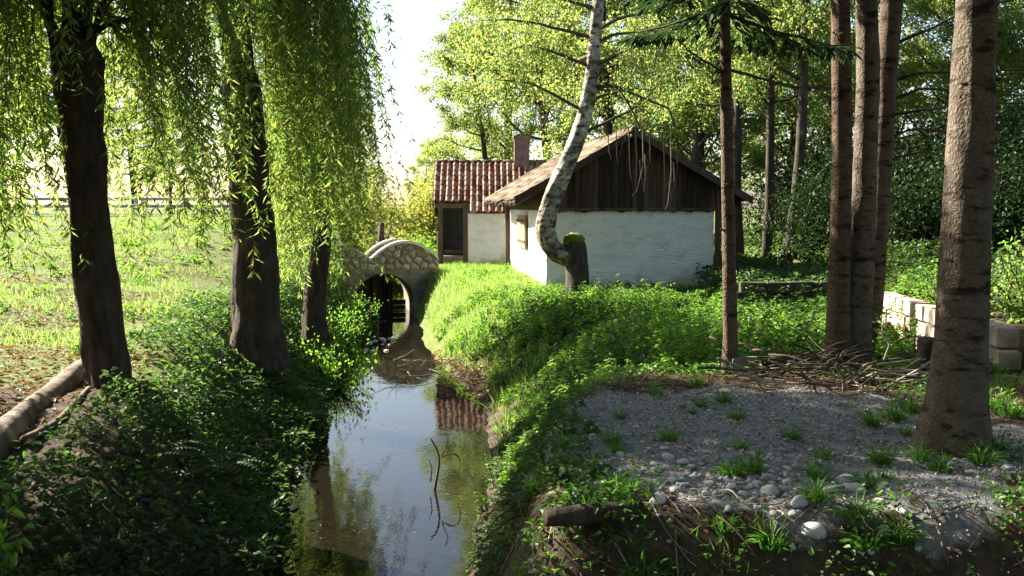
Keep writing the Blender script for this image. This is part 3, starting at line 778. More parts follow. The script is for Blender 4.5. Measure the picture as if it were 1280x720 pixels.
def block_wall(name, label, A, B, z0, rows, skip=None):
    A, B = np.array(A), np.array(B); L = np.linalg.norm(B - A); u = (B - A) / L
    root = thing(name, label, 'retaining wall', (A[0], A[1], z0), math.atan2(u[1], u[0]))
    n = int(L / .292)
    for r_ in range(rows):
        for k in range(n):
            if skip and skip(k / n, r_): continue
            o = put('block', blk[rng.integers(4)], root, ((k + .5 + .5 * (r_ % 2)) * .292, rng.normal(0, .01), r_ * .218), rng.normal(0, .015) + math.pi * rng.integers(2))
    return root
block_wall('retaining_wall', 'sunlit pale block retaining wall running back beside the big spruce', (5.08, 9.9), (5.5, 14.4), 1.24, 4)
block_wall('retaining_wall', 'shaded end of the block retaining wall turning away from the spruce', (5.2, 9.78), (9.4, 9.3), 1.24, 4)
lw = [block_mesh('wall_stone', .5, .3, .22, s + 9, M['mossy']) for s in range(4)]
mw = thing('mossy_wall', 'low dark mossy stone wall beside the mill house gable', 'wall', (4.7, 20.6, .9), math.radians(4))
for r_ in range(4):
    for k in range(5):
        put('stone', lw[rng.integers(4)], mw, (.26 + .52 * k + .1 * (r_ % 2), rng.normal(0, .02), r_ * .215), rng.normal(0, .03) + math.pi * rng.integers(2))

# ---------------------------------------------------------------- trees
def px_path(pts, d):
    return np.array([PD(x, y, d) for x, y, _ in pts]), np.array([w_ * .88 / F * d for _, _, w_ in pts])
def resample(p, r, step):
    l = np.r_[0, np.cumsum(np.linalg.norm(np.diff(p, axis=0), axis=1))]
    n = max(4, int(l[-1] / step)); t = np.linspace(0, l[-1], n)
    k = np.ones(5) / 5
    q = np.stack([np.interp(t, l, p[:, i]) for i in range(3)], 1); rr = np.interp(t, l, r)
    pad = lambda a: np.r_[2 * a[0] - a[2], 2 * a[0] - a[1], a, 2 * a[-1] - a[-2], 2 * a[-1] - a[-3]]
    if n > 8:
        for _ in range(3):
            q = np.stack([np.convolve(pad(q[:, i]), k, 'valid') for i in range(3)], 1)
    return q, rr
def limb(rng, p0, d0, L, r0, up=.0, wig=.15, n=9):
    p, d = [np.array(p0, float)], unit(np.array(d0, float))
    for i in range(n - 1):
        d = unit(d + rng.normal(0, wig, 3) + np.array([0, 0, up]))
        p.append(p[-1] + d * L / (n - 1))
    return np.array(p), np.linspace(r0, r0 * .25, n)

wz = 1.0
def pxx(p): return 640 + p[0] / p[1] * F * math.cos(PITCH)
def willow(name, label, trunk_px, d, base_z, head_z, centre, rad, nlimb, nstrand, top, bot, seed, leafL=.1, keep=None, xlim=(-999, 999)):
    rng = np.random.default_rng(seed)
    p, r = px_path(trunk_px, d)
    p = np.vstack([p[0] + (p[0] - p[1]) * 0 - [0, 0, .35], p]); r = np.r_[r[0] * 1.15, r]
    base = p[1].copy(); base[2] = base_z
    root = thing(name, label, 'willow tree', base)
    if p[-1][2] < head_z:
        e = p[-1] + (p[-1] - p[-3]) / np.linalg.norm(p[-1] - p[-3]) * (head_z - p[-1][2]); p = np.vstack([p, e]); r = np.r_[r, r[-1] * .9]
    q, rr = resample(p, r, .07)
    fl = lambda t, a: 1 + .16 * np.exp(-t * 18) * (1 + .4 * np.sin(a * 5 + seed))
    MB().tube(q - base, rr, 26, .28, seed, flare=fl).build('trunk', M['willow_bark'], root, True)
    head = q[-1]
    br, lf, tw = MB(), MB(), MB()
    limbs = []
    for k in range(nlimb + 8):
        a = 2 * math.pi * (k + rng.uniform(-.3, .3)) / nlimb
        tgt = np.array([centre[0] + rad * math.cos(a) * rng.uniform(.5, 1.0), centre[1] + rad * math.sin(a) * rng.uniform(.5, 1.0), rng.uniform(*top)])
        s = head + rng.normal(0, .08, 3) - [0, 0, rng.uniform(0, .5)]
        t = np.linspace(0, 1, 9)[:, None]
        ctrl = np.array([(s[0] * .6 + tgt[0] * .4), (s[1] * .6 + tgt[1] * .4), tgt[2] + .9])
        lp = s * (1 - t) ** 2 + 2 * ctrl * t * (1 - t) + tgt * t * t + rng.normal(0, .05, (9, 3)) * t
        if any(not xlim[0] - 10 < pxx(w_) < xlim[1] + 10 and w_[2] < CAMZ + .215 * w_[1] for w_ in lp[2:]): continue
        limbs.append(lp)
        br.tube(lp - base, np.linspace(rng.uniform(.022, .04), .01, 9), 6)
    br.build('branch', M['dark_twig'], root, True)
    cen, dr_, nn_, LL = [], [], [], []
    for k in range(nstrand):
        lp = limbs[rng.integers(len(limbs))]
        t = rng.uniform(.25, 1) * 8; i = min(7, int(t))
        p0 = lp[i] + (lp[i + 1] - lp[i]) * (t - i) + rng.normal(0, .13, 3)
        zb = rng.uniform(*bot)
        if keep is not None:
            zb2 = keep(p0, zb, rng)
            if zb2 is None: continue
            zb = zb2
        L = max(.5, p0[2] - zb)
        n = max(5, int(L / .25))
        out = unit(np.array([p0[0] - head[0], p0[1] - head[1], 0]) + 1e-3)
        s = np.linspace(0, 1, n)[:, None]
        bow = rng.uniform(.05, .3) if rng.random() < .6 else rng.uniform(.3, .8)
        drift = rng.normal(0, .07, 3) * [1, 1, 0] + [.05, 0, 0]
        sp = p0 + out * bow * np.sin(s * math.pi * .6) - np.array([0, 0, 1]) * L * s + drift * L * s * s + np.cumsum(rng.normal(0, .03, (n, 3)), 0) * [1, 1, .3]
        tw.tube(sp - base, np.linspace(.006, .0022, n), 3, cap=False)
        m_ = int(L / .03)
        ts = np.sort(rng.uniform(.03, 1, m_)) * (n - 1)
        i0 = np.minimum(n - 2, ts.astype(int)); f = (ts - i0)[:, None]
        c = sp[i0] * (1 - f) + sp[i0 + 1] * f
        a = rng.uniform(0, 2 * math.pi, m_)
        dd = np.stack([np.cos(a) * .75, np.sin(a) * .75, -rng.uniform(.2, 1.1, m_)], 1)
        cen.append(c); dr_.append(dd); nn_.append(rand_unit(rng, m_)); LL.append(leafL * rng.uniform(.65, 1.25, m_))
    for lp in limbs:                            # short leafy shoots along the limbs
        for j in range(26):
            i = rng.integers(2, 8); sp, sr = limb(rng, lp[i] + rng.normal(0, .08, 3), unit(rng.normal(size=3) + [0, 0, -.2]), rng.uniform(.3, .75), .005, -.14, .16, 7)
            inf = sp[-1][2] < CAMZ + .215 * sp[-1][1]
            if inf and (not xlim[0] < pxx(sp[-1]) < xlim[1] or rng.random() < .12): continue
            tw.tube(sp - base, sr, 3, cap=False)
            m_ = 26; ts = rng.uniform(0, 5.99, m_); i0 = ts.astype(int); f = (ts - i0)[:, None]
            cen.append(sp[i0] * (1 - f) + sp[i0 + 1] * f); dr_.append(unit(sp[i0 + 1] - sp[i0]) * .8 + rand_unit(rng, m_) * .8 - [0, 0, .3]); nn_.append(rand_unit(rng, m_)); LL.append(leafL * rng.uniform(.65, 1.25, m_))
    cen, dr_, nn_, LL = map(np.concatenate, (cen, dr_, nn_, LL))
    lf.leaves(cen - base, dr_, nn_, LL, LL * .19, .1)
    tw.build('twigs', M['dark_twig'], root)
    lf.build('crown', M['willow'], root)
    return root

w1p = P(137, 520, wz); D1 = w1p[1]
def keep1(p, zb, rng):
    x = pxx(p)
    if 60 < x < 168 and p[1] < D1 and rng.random() < .85: return None
    if 232 < x < 300 and rng.random() < .75: return None
    if x > 300: return None
    if x < 80 or 170 < x < 235: return zb - rng.uniform(0, .6)
    return zb
willow('weeping_willow', 'leaning dark willow trunk with a knobbly pollarded head beside the fallen log',
       [(140, 520, 36), (137, 480, 30), (128, 420, 28), (118, 350, 30), (112, 250, 27), (104, 160, 27), (100, 110, 34), (97, 75, 36), (96, 52, 26)], D1, wz, 4.8,
       (w1p[0] - .3, D1 + .3), 2.4, 24, 470, (4.9, 9.6), (2.9, 6.2), 31, .13, keep1, (-999, 262))
w2p = P(318, 428, 1.2); D2 = w2p[1]
def keep2(p, zb, rng):
    x = pxx(p)
    if x < 235: return None
    if x < 345 and p[1] < D2: return rng.uniform(5.5, 6.6)
    if x < 285 and rng.random() < .5: return None
    if x > 440: return None
    if x > 415 and rng.random() < .5: return rng.uniform(4.8, 6.4)
    return zb
willow('weeping_willow', 'thick straight willow trunk under dense hanging foliage on the stream bank',
       [(320, 432, 38), (319, 395, 31), (319, 300, 30), (311, 200, 27), (299, 100, 24), (291, 30, 22)], D2, 1.2, 7.2,
       (w2p[0] + .55, D2 + .2), 2.2, 22, 480, (6.6, 9.6), (2.7, 6.2), 32, .135, keep2, (262, 452))
w3p = P(392, 398, 1.2); D3 = w3p[1]
def keep3(p, zb, rng):
    x = pxx(p)
    if x < 330 or x > 472: return None
    if x > 440 and rng.random() < .5: return None
    if x > 405: return max(2.75, zb + rng.uniform(.2, 1.2))
    return zb
willow('weeping_willow', 'slender bent willow with yellow-green foliage hanging near the bridge',
       [(392, 402, 16), (394, 360, 14.5), (402, 310, 13.5), (406, 280, 13), (401, 230, 12), (396, 180, 11)], D3, 1.2, 5.6,
       (w3p[0] + .35, D3 + 1.7), 2.7, 20, 400, (4.8, 7.6), (1.7, 4.3), 33, .14, keep3, (330, 468))

# --- spruces
kv, kf = stone_mesh(3, 2); km = MB(); km.add(kv, None, kf); knot_me = km.mesh('knot', True); knot_me.materials.append(M['dark_bark'])
def spruce(name, label, trunk_px, d, base_z, top_z, crown_z, crown_r, seed, bark, stubs=6, side=24, boughs=46, group=None):
    rng = np.random.default_rng(seed)
    p, r = px_path(trunk_px, d)
    base = p[0].copy()
    u = (p[-1] - p[0]) / np.linalg.norm(p[-1] - p[0])
    k = (top_z - p[-1][2]) / u[2]
    p = np.vstack([p[0] - [0, 0, .4], p, p[-1] + u * k * .5, p[-1] + u * k]); r = np.r_[r[0] * 1.2, r, r[-1] * .55, .02]
    root = thing(name, label, 'spruce tree', base, group=group)
    q, rr = resample(p, r, .06)
    fl = lambda t, a: 1 + .34 * np.exp(-t * 42) * (.75 + 1.0 * np.sin(a * 4 + seed) + .6 * np.sin(a * 7 + 2 * seed))
    tr = MB().tube(q - base, rr, side, .13, seed, flare=fl).build('trunk', bark, root, True)
    def at(z):
        return np.array([np.interp(z, q[:, 2], q[:, i]) for i in range(3)]), np.interp(z, q[:, 2], rr)
    st = MB().tube([[0, 0, 0], [0, 0, .5], [.05, 0, 1.0]], [1, .75, .4], 6).mesh('stub'); st.materials.append(M['dark_twig'])
    for k in range(stubs):
        z = base[2] + rng.uniform(.5, 4.5); c, R = at(z); a = rng.uniform(math.pi * .9, math.pi * 2.1)
        o = put('branch_stub', st, tr, c - base + np.array([math.cos(a), math.sin(a), 0]) * R * .85)
        o.rotation_euler = (Vector((math.cos(a), math.sin(a), rng.uniform(-.2, .3)))).to_track_quat('Z', 'Y').to_euler(); o.scale = (.012, .012, rng.uniform(.03, .07))
    for k in range(stubs * 2):
        z = base[2] + .35 + .55 * (k // 3) + rng.normal(0, .06); c, R = at(z); a = rng.uniform(math.pi * .95, math.pi * 2.05)
        o = put('knot', knot_me, tr, c - base + np.array([math.cos(a), math.sin(a), 0]) * R * .97)
        o.rotation_euler = (0, 0, a + math.pi / 2); sz_ = R * rng.uniform(.1, .24); o.scale = (sz_ * 1.3, sz_ * .5, sz_ * .8)
    lf = MB()
    for k in range(boughs):
        f = (k + rng.random()) / boughs
        z = crown_z + (top_z - .3 - crown_z) * f ** 1.15; c, R = at(z); a = k * 2.4 + rng.uniform(-.3, .3)
        L = crown_r * (1 - .85 * f) * rng.uniform(.7, 1.1)
        t = np.linspace(0, 1, 8)[:, None]
        o_ = np.array([math.cos(a), math.sin(a), 0])
        bp = c + o_ * L * t + np.array([0, 0, 1]) * L * (-.34 * t + .16 * t * t) + rng.normal(0, .02, (8, 3)) * t
        MB().tube(bp - base, np.linspace(.022, .005, 8), 5).build('bough', M['dark_twig'], root, True)
        n = int(150 * L) + 40
        tt = rng.uniform(.18, 1, n) * 7; i = np.minimum(6, tt.astype(int)); ff = (tt - i)[:, None]
        cc = bp[i] * (1 - ff) + bp[i + 1] * ff
        sd = np.cross(o_, [0, 0, 1.0]) * np.where(rng.random(n) < .5, 1, -1)[:, None]
        wd = (.34 * L * (1 - tt / 9))[:, None] * rng.random((n, 1))
        cc = cc + sd * wd - np.array([0, 0, 1]) * (wd * .35 + rng.uniform(0, .05, (n, 1)))
        dd = sd * .7 + o_ * .6 - np.array([0, 0, .45]) + rng.normal(0, .25, (n, 3))
        lf.leaves(cc - base, dd, rand_unit(rng, n) * .5 + [0, 0, 1], rng.uniform(.1, .2, n), rng.uniform(.025, .05, n), 0)
    lf.build('crown', M['needle'], root)
    return root, base
def bare_branch(root, base, pts, d, r0, m_, name='branch', seed=0):
    p = np.array([PD(x, y, d + dd) for x, y, dd in pts])
    l = np.linspace(0, 1, len(p)); t = np.linspace(0, 1, 16)
    q = np.stack([np.interp(t, l, p[:, i]) for i in range(3)], 1)
    rg = np.random.default_rng(seed); q[1:] += np.cumsum(rg.normal(0, .008, (15, 3)), 0)
    MB().tube(q - base, np.linspace(r0, r0 * .4, 16), 6, .1, seed).build(name, m_, root, True)

d_ = P(913, 467, 1.72)[1]
s1, b1 = spruce('spruce_tree', 'thin straight spruce trunk standing alone in front of the gable end',
       [(913, 468, 12), (913, 420, 10), (911, 300, 9.5), (908, 150, 8.5), (906, 0, 7)], d_, 1.72, 11, 5.15, 1.5, 41, M['red_bark'], 8)
bare_branch(s1, b1, [(906, 92, 0), (875, 72, -.1), (845, 50, -.3)], d_, .013, M['dark_twig'], seed=1)
bare_branch(s1, b1, [(908, 86, 0), (960, 100, .2), (1000, 112, .3), (1045, 116, .5)], d_, .017, M['dark_twig'], seed=2)
d_ = P(1050, 453, 1.62)[1]
spruce('spruce_tree', 'reddish spruce trunk, slimmer one of the close pair rising behind the brush pile',
       [(1046, 455, 20), (1047, 420, 17), (1052, 250, 14), (1052, 100, 13), (1050, 0, 12.5)], d_, 1.62, 13, 6.6, 1.9, 42, M['red_bark'], 7)
spruce('spruce_tree', 'brown spruce trunk, stouter one of the close pair rising behind the brush pile',
       [(1068, 455, 25), (1070, 420, 21), (1080, 250, 17), (1085, 100, 15.5), (1084, 0, 15)], d_ + .1, 1.62, 13.5, 6.9, 2.0, 43, M['spruce_bark'], 7)
d_ = P(1096, 436, 1.45)[1]
t3, b3 = spruce('spruce_tree', 'rugged orange-barked spruce with long bare side branches behind the close pair',
       [(1086, 440, 16), (1090, 400, 14), (1100, 250, 14), (1108, 100, 14.5), (1115, 0, 15)], d_, 1.4, 15, 8.0, 2.2, 44, M['red_bark'], 5)
for k, (ya, ym, yb) in enumerate([(60, 40, -10), (104, 92, 84), (128, 110, 118), (146, 138, 128), (172, 160, 176), (202, 190, 208)]):
    bare_branch(t3, b3, [(1108, ya, 0), (1150, ym, -.1), (1200, (ym + yb) / 2, .1), (1300, yb, .2)], d_, .028 - .002 * k, M['dark_twig'], seed=10 + k)
d_ = P(1192, 560, 1.72)[1]
spruce('spruce_tree', 'big pale scaly spruce trunk with flared base at the gravel edge',
       [(1188, 578, 62), (1190, 548, 50), (1195, 505, 42), (1202, 420, 36), (1207, 300, 33), (1214, 150, 30), (1222, 0, 27)], d_, 1.68, 14, 6.3, 2.2, 45, M['spruce_bark'], 12, 40)

# --- broadleaved trees: three grown shapes, each placed several times
def broadleaf(seed, H_, r0, cb, R, nlimb, nleaf, leaf, lean=0.0, clump=.4):
    rng = np.random.default_rng(seed)
    t = np.linspace(0, 1, 18)[:, None]
    tp = np.concatenate([lean * t * H_ * .5 + .25 * np.sin(t * 5 + seed), .2 * np.cos(t * 4 + seed) - .2, t * H_ * .92], 1); tp -= tp[0]
    tp[0, 2] = -.4
    tr = MB().tube(tp, np.interp(t[:, 0], [0, .06, 1], [r0 * 1.4, r0, r0 * .15]), 12, .15, seed)
    br, cl, wt = MB(), [], []
    for k in range(nlimb):
        f = (k + rng.random()) / nlimb
        z = cb + (H_ * .9 - cb) * f
        p0 = np.array([np.interp(z, tp[:, 2], tp[:, i]) for i in range(3)])
        a = k * 2.4 + rng.uniform(-.4, .4)
        L = R * (1 - .55 * f ** 1.6) * rng.uniform(.75, 1.1)
        lp, lr = limb(rng, p0, [math.cos(a), math.sin(a), rng.uniform(.0, .6)], L, r0 * .3 * (1 - .5 * f), .04, .14)
        br.tube(lp, lr, 6)
        for j in range(7):
            i = rng.integers(3, 9); q0 = lp[i]
            sp, sr = limb(rng, q0, unit(rng.normal(size=3) + [math.cos(a) * .6, math.sin(a) * .6, .1]), L * rng.uniform(.18, .42), r0 * .07, -.06, .2, 6)
            br.tube(sp, sr, 4, cap=False)
            for s in (3, 4, 5): cl.append(sp[s]); wt.append(rng.uniform(.3, 1))
    cl, wt = np.array(cl), np.array(wt)
    idx = rng.choice(len(cl), nleaf, p=wt / wt.sum())
    c = cl[idx] + rng.normal(0, clump * .55, (nleaf, 3)) * [1, 1, .75]
    lf = MB().leaves(c, rand_unit(rng, nleaf) + [0, 0, -.4], rand_unit(rng, nleaf) + [0, 0, .5], leaf * rng.uniform(.6, 1.3, nleaf), leaf * .68 * rng.uniform(.7, 1.2, nleaf))
    out = []
    for mb, nm in ((tr, 'trunk'), (br, 'branch'), (lf, 'crown')): out.append(mb.mesh(nm, nm != 'crown'))
    out[0].materials.append(M['dark_bark']); out[1].materials.append(M['dark_bark'])
    return out
def place(vs, leafm, name, label, cat, loc, rz, s, group=None):
    root = thing(name, label, cat, loc, rz, group); root.scale = (s, s, s)
    for nm, me in zip(('trunk', 'branch', 'crown'), vs):
        o = put(nm, me, root)
        if nm == 'crown':
            if not me.materials: me.materials.append(leafm)
            o.material_slots[0].link = 'OBJECT'; o.material_slots[0].material = leafm
    return root
VA = broadleaf(61, 15, .2, 2.6, 3.6, 30, 34000, .125)
VB = broadleaf(62, 16, .19, 3.4, 3.3, 28, 30000, .12, .12)
VC = broadleaf(63, 14, .23, 2.0, 4.0, 32, 36000, .13, -.08)
VV = [VA, VB, VC]
VE = broadleaf(65, 15, .22, 4.8, 3.5, 30, 44000, .13)
VD = broadleaf(64, 15, .2, 5.0, 2.8, 22, 20000, .12, .16)
G1 = 'yellow-green trees standing behind the mill house'
LB = ['slender yellow-green tree beside the open sky above the outbuilding ridge', 'tall yellow-green tree rising behind the chimney', 'yellow-green tree between the chimney and the birch trunk', 'yellow-green tree directly behind the birch trunk above the roof',
      'tall far tree filling the gap above the gable peak', 'yellow-green tree just behind the gable slope by the hanging birch twigs', 'greener tree behind the lower gable slope near the thin spruce', 'far yellow-green tree seen past the thin spruce']
LR = 'tall broadleaf tree standing behind the dark evergreen shrubs'
spots = [(607, 50, 2, .85, 'birch_leaf', 0), (640, 54, 0, 1.4, 'birch_leaf', 0), (700, 45, 1, 1.35, 'birch_leaf', 0), (757, 41, 0, 1.2, 'birch_leaf', 0),
         (815, 47, 2, 1.1, 'birch_leaf', 0), (850, 36.5, 1, .95, 'birch_leaf', 0), (882, 38, 0, .9, 'alder', 0), (905, 52, 2, 1.1, 'birch_leaf', 0)]
for i, (px, d, v, s, lm, lb) in enumerate(spots):
    x = (px - 640) / F * d
    place(VV[v], M[lm], 'broadleaf_tree', LB[i], 'tree', (x, d, float(H(x, d))), 1.3 * i, s, G1)
G2 = 'trees behind the evergreen shrubs'
for i, (px, d, v, s, lm) in enumerate([(990, 43, 0, 1.05, 'birch_leaf'), (1060, 38, 1, 1.0, 'alder'), (1120, 46, 2, 1.1, 'alder'), (1190, 37, 0, 1.0, 'birch_leaf'), (1255, 42, 1, 1.1, 'alder'), (1330, 36, 2, 1.0, 'alder'), (1420, 40, 0, 1.1, 'alder')]):
    x = (px - 640) / F * d
    place(VV[v], M[lm], 'broadleaf_tree', LR, 'tree', (x, d, float(H(x, d))), 2.1 * i + .5, s, G2)
LD = ['slim dark alder right beside the eave corner of the mill house', 'middle slim alder of the three past the eave corner', 'leaning alder furthest from the eave corner, next to the evergreen thicket']
for i, (px, d, v, s) in enumerate([(925, 32, 0, 1.0), (957, 30, 0, .8), (985, 28, 0, .92)]):
    x = (px - 640) / F * d
    place(VD, M['alder'], 'alder_tree', LD[i], 'tree', (x, d, float(H(x, d))), [2.6, 5.5, .3][i], s, 'alder trunks by the house corner')
LF = 'leafy green tree beyond the guard rail and road'
for i, (px, d, v, s) in enumerate([(-90, 58, 2, 1.0), (10, 62, 0, 1.05), (95, 60, 1, .95), (170, 66, 2, .95), (215, 58, 0, .55)]):
    x = (px - 640) / F * d
    place(VV[v], M['alder'], 'broadleaf_tree', LF, 'tree', (x, d, float(H(x, d))), 1.7 * i, s, 'trees beyond the road')
LM = 'distant broadleaf tree at the end of the valley beyond the bridge'
for i, (px, d, v, s) in enumerate([(330, 75, 2, .6), (400, 80, 0, .55), (470, 90, 1, .5), (530, 85, 2, .5)]):
    x = (px - 640) / F * d
    place(VV[v], M['birch_leaf'], 'broadleaf_tree', LM, 'tree', (x, d, float(H(x, d))), 1.1 * i, s, 'distant trees beyond the bridge')

LO = 'tall unseen tree added round the viewpoint to shade the foreground'  # out-of-view trees, added to shade the foreground and hold back sky light
for i, (x, y, v, s) in enumerate([(5.5, -5, 0, .9), (-5, -6, 2, 1.0), (.5, -9, 1, 1.0), (10.5, 7.5, 1, .9), (9, -1.5, 0, .9), (-9.6, 9.7, 2, .9), (-13.5, 8.3, 1, 1.0), (-8.5, 4.5, 0, .95)]):
    place(VV[v], M['alder'], 'broadleaf_tree', LO, 'tree', (x, y, max(.3, float(H(x, y)))), 1.1 * i, s, 'unseen shade trees round the viewpoint')

for i, (x, y, s, v) in enumerate([(-5.4, 3.4, 1.15, VE), (4.8, 2.0, 1.1, VE), (-2.6, -2.0, 1.0, VE), (1.4, -2.4, 1.1, VE), (-8.2, 8.4, .85, VC), (-12, 10.0, 1.0, VA), (6.6, 4.6, 1.0, VE)]):
    place(v, M['alder'], 'alder_tree', LO, 'tree', (x, y, max(.3, float(H(x, y)))), 1.4 * i, s, 'unseen shade trees round the viewpoint')
# --- the bent birch
bp_ = P(719, 368, 1.32); DB = bp_[1]
birch = thing('birch_tree', 'old white birch with sharply hooked trunk growing out of a mossy stump', 'birch tree', bp_)
p, r = px_path([(721, 380, 21), (721, 362, 17), (721, 345, 15.5), (721, 330, 15.5), (720, 318, 16), (719, 308, 15), (718, 301, 12), (717, 297, 8), (716, 294, 3)], DB)
q, rr = resample(p, r, .05); MB().tube(q - bp_, rr, 20, .3, 3).build('stump', M['dark_bark'], birch, True)
p, r = px_path([(727, 322, 11), (717, 323, 12.5), (706, 321, 13.5), (695, 315, 14), (686, 304, 14), (682, 288, 13.5), (684, 268, 12.8), (691, 246, 12.3), (700, 224, 12), (711, 200, 11.8), (720, 176, 11.5), (729, 150, 11), (736, 120, 10.8), (741, 85, 10), (744, 50, 9), (748, 5, 7.5), (752, -60, 6.5), (758, -160, 5), (764, -280, 3), (770, -380, 1)], DB)
q, rr = resample(p, r, .035); btr = MB().tube(q - bp_, rr, 24, .26, 8).build('trunk', M['birch_bark'], birch, True)
mv, mf = stone_mesh(5, 3)
m = MB(); m.add(mv * [.29, .32, .5] + (PD(717, 304, DB) - bp_ + [0, -.03, .0]) + .03 * fbm(mv[:, :1] * 9, mv[:, 1:2] * 9, 3), None, mf)
m.build('moss_cap', M['moss'], birch, True)
rng = np.random.default_rng(77)
br, lf, cl = MB(), MB(), []
def birch_at(z): return np.array([np.interp(z, q[70:, 2], q[70:, i]) for i in range(3)])
for k in range(26):
    z = rng.uniform(5.6, 13.5) if k > 4 else 5.0 + .5 * k
    s = birch_at(z); a = rng.uniform(0, 2 * math.pi) if k > 4 else rng.uniform(-.6, .6) + (math.pi if k % 2 else 0)
    L = rng.uniform(1.6, 3.2) * (1 if z < 9 else .7)
    lp, lr = limb(rng, s, [math.cos(a), math.sin(a), .45], L, .05, -.06, .13)
    br.tube(lp - bp_, lr, 6)
    for j in range(9):
        i = rng.integers(4, 9); ln = rng.uniform(.5, 1.4)
        sp, sr = limb(rng, lp[i], [rng.normal(0, .5), rng.normal(0, .5), -.4], ln, .008, -.25, .12, 7)
        br.tube(sp - bp_, sr, 3, cap=False); cl += [sp[n_] for n_ in range(1, 7)]
cl = np.array(cl); n = 26000; i = rng.integers(0, len(cl), n)
c = cl[i] + rng.normal(0, .16, (n, 3)) - bp_
c = c[rng.random(n) < smooth(4.9, 6.6, c[:, 2] + bp_[2])]; n = len(c)
lf.leaves(c, rand_unit(rng, n) * .7 + [0, 0, -.7], rand_unit(rng, n), rng.uniform(.05, .09, n), rng.uniform(.035, .06, n))
br.build('branch', M['dark_twig'], birch, True); lf.build('crown', M['birch_leaf'], birch)
for k, (x, y0, y1) in enumerate([(770, 175, 205), (786, 172, 228), (795, 168, 236), (803, 165, 246), (812, 175, 224), (838, 168, 262), (846, 180, 250), (760, 180, 200), (830, 190, 240), (806, 205, 240), (800, 212, 232), (842, 215, 236)]):
    xe = x + rng.uniform(-14, 6)
    p = np.array([PD(x, y0 - 12, DB - .2), PD(x + 1, (y0 + y1) / 2, DB - .25), PD((x + xe) / 2, y1 - 8, DB - .3), PD(xe, y1, DB - .3)])
    MB().tube(p - bp_, [.014, .01, .007, .004], 5).build('hanging_twig', M['twig'] if k % 2 else M['dark_twig'], birch)
p = np.array([birch_at(PD(737, 108, DB)[2]), PD(770, 108, DB - .1), PD(810, 125, DB - .2), PD(835, 135, DB - .2), PD(845, 158, DB - .2)])
MB().tube(p - bp_, [.045, .035, .03, .025, .02], 6).build('branch', M['dark_twig'], birch, True)
p = np.array([PD(770, 108, DB - .1), PD(786, 130, DB - .15), PD(795, 148, DB - .2), PD(800, 160, DB - .2)])
MB().tube(p - bp_, [.03, .025, .02, .018], 6).build('branch', M['dark_twig'], birch, True)

# --- shrubs
def shrub(seed, H_, R, n, leaf, k=26):
    rng = np.random.default_rng(seed)
    st, cl = MB(), []
    for j in range(k):
        a, t = rng.uniform(0, 2 * math.pi), rng.random() ** .6
        sp, sr = limb(rng, [rng.normal(0, .12 * R), rng.normal(0, .12 * R), -.1], [math.cos(a) * t * R / H_ * 1.3, math.sin(a) * t * R / H_ * 1.3, 1], H_ * rng.uniform(.55, 1.05), .025, -.03, .12)
        st.tube(sp, sr, 5, cap=False); cl += [sp[i] for i in range(2, 9)]
    cl = np.array(cl); i = rng.integers(0, len(cl), n)
    c = cl[i] + rng.normal(0, .13 * R + .05, (n, 3)); c[:, 2] = np.maximum(c[:, 2], .02)
    lf = MB().leaves(c, rand_unit(rng, n), rand_unit(rng, n) + [0, 0, .8], leaf * rng.uniform(.6, 1.3, n), leaf * .6 * rng.uniform(.7, 1.2, n))
    a, b_ = st.mesh('stems'), lf.mesh('foliage')
    a.materials.append(M['dark_twig'])
    return a, b_
S_ = [shrub(81, 3.0, 1.7, 9000, .11), shrub(82, 2.6, 1.9, 9000, .11)]
S2_ = [shrub(83, 1.1, .6, 1800, .07), shrub(84, .9, .7, 1600, .07)]
def put_shrub(vs, leafm, name, label, loc, rz, s, group=None):
    root = thing(name, label, 'shrub', loc, rz, group); root.scale = (s, s, s)
    put('stems', vs[0], root); o = put('foliage', vs[1], root)
    if not vs[1].materials: vs[1].materials.append(leafm)
    o.material_slots[0].link = 'OBJECT'; o.material_slots[0].material = leafm
    return root
for i, (px, d, s) in enumerate([(1000, 33, 1.1), (1045, 26, .95), (1090, 26, 1.2), (1140, 23.5, 1.05), (1195, 25, 1.2), (1250, 22.5, 1.1), (1300, 24, 1.2), (1370, 22, 1.2), (1030, 34, 1.5), (1120, 31, 1.6), (1230, 30, 1.6), (1330, 30, 1.6)]):
    x = (px - 640) / F * d
    put_shrub(S_[i % 2], M['evergreen'], 'evergreen_shrub', 'dense dark evergreen shrub in the thicket behind the spruce trunks', (x, d, float(H(x, d))), i * 1.9, s, 'dark thicket shrubs')
for i, (px, d, s, lm) in enumerate([(440, 46, 1.0, 'yellow_bush'), (480, 43, 1.15, 'yellow_bush'), (505, 48, 1.3, 'yellow_bush'), (400, 50, 1.2, 'yellow_bush'), (545, 47, 1.2, 'yellow_bush')]):
    x = (px - 640) / F * d
    put_shrub(S_[i % 2], M[lm], 'yellow_bush', 'yellowing autumn bush behind the stone bridge', (x, d, float(H(x, d))), i * 1.7, s, 'yellow bushes behind the bridge')
x = (525 - 640) / F * 39
put_shrub(S_[1], M['nettle'], 'green_bush', 'dark green rounded bush beside the outbuilding porch', (x - .1, 39, float(H(x, 39))), .4, .75)
for i, (px, py, z, s) in enumerate([(425, 400, .8, 1.1), (405, 415, 1.0, 1.2), (440, 388, .6, .9), (455, 392, .4, .6)]):
    c = P(px, py, z)
    put_shrub(S2_[i % 2], M['nettle'], 'bank_shrub', 'small sunlit leafy shrub on the bank by the bridge arch', (c[0], c[1], float(H(c[0], c[1]))), i * 2.2, s, 'bank shrubs by the bridge')
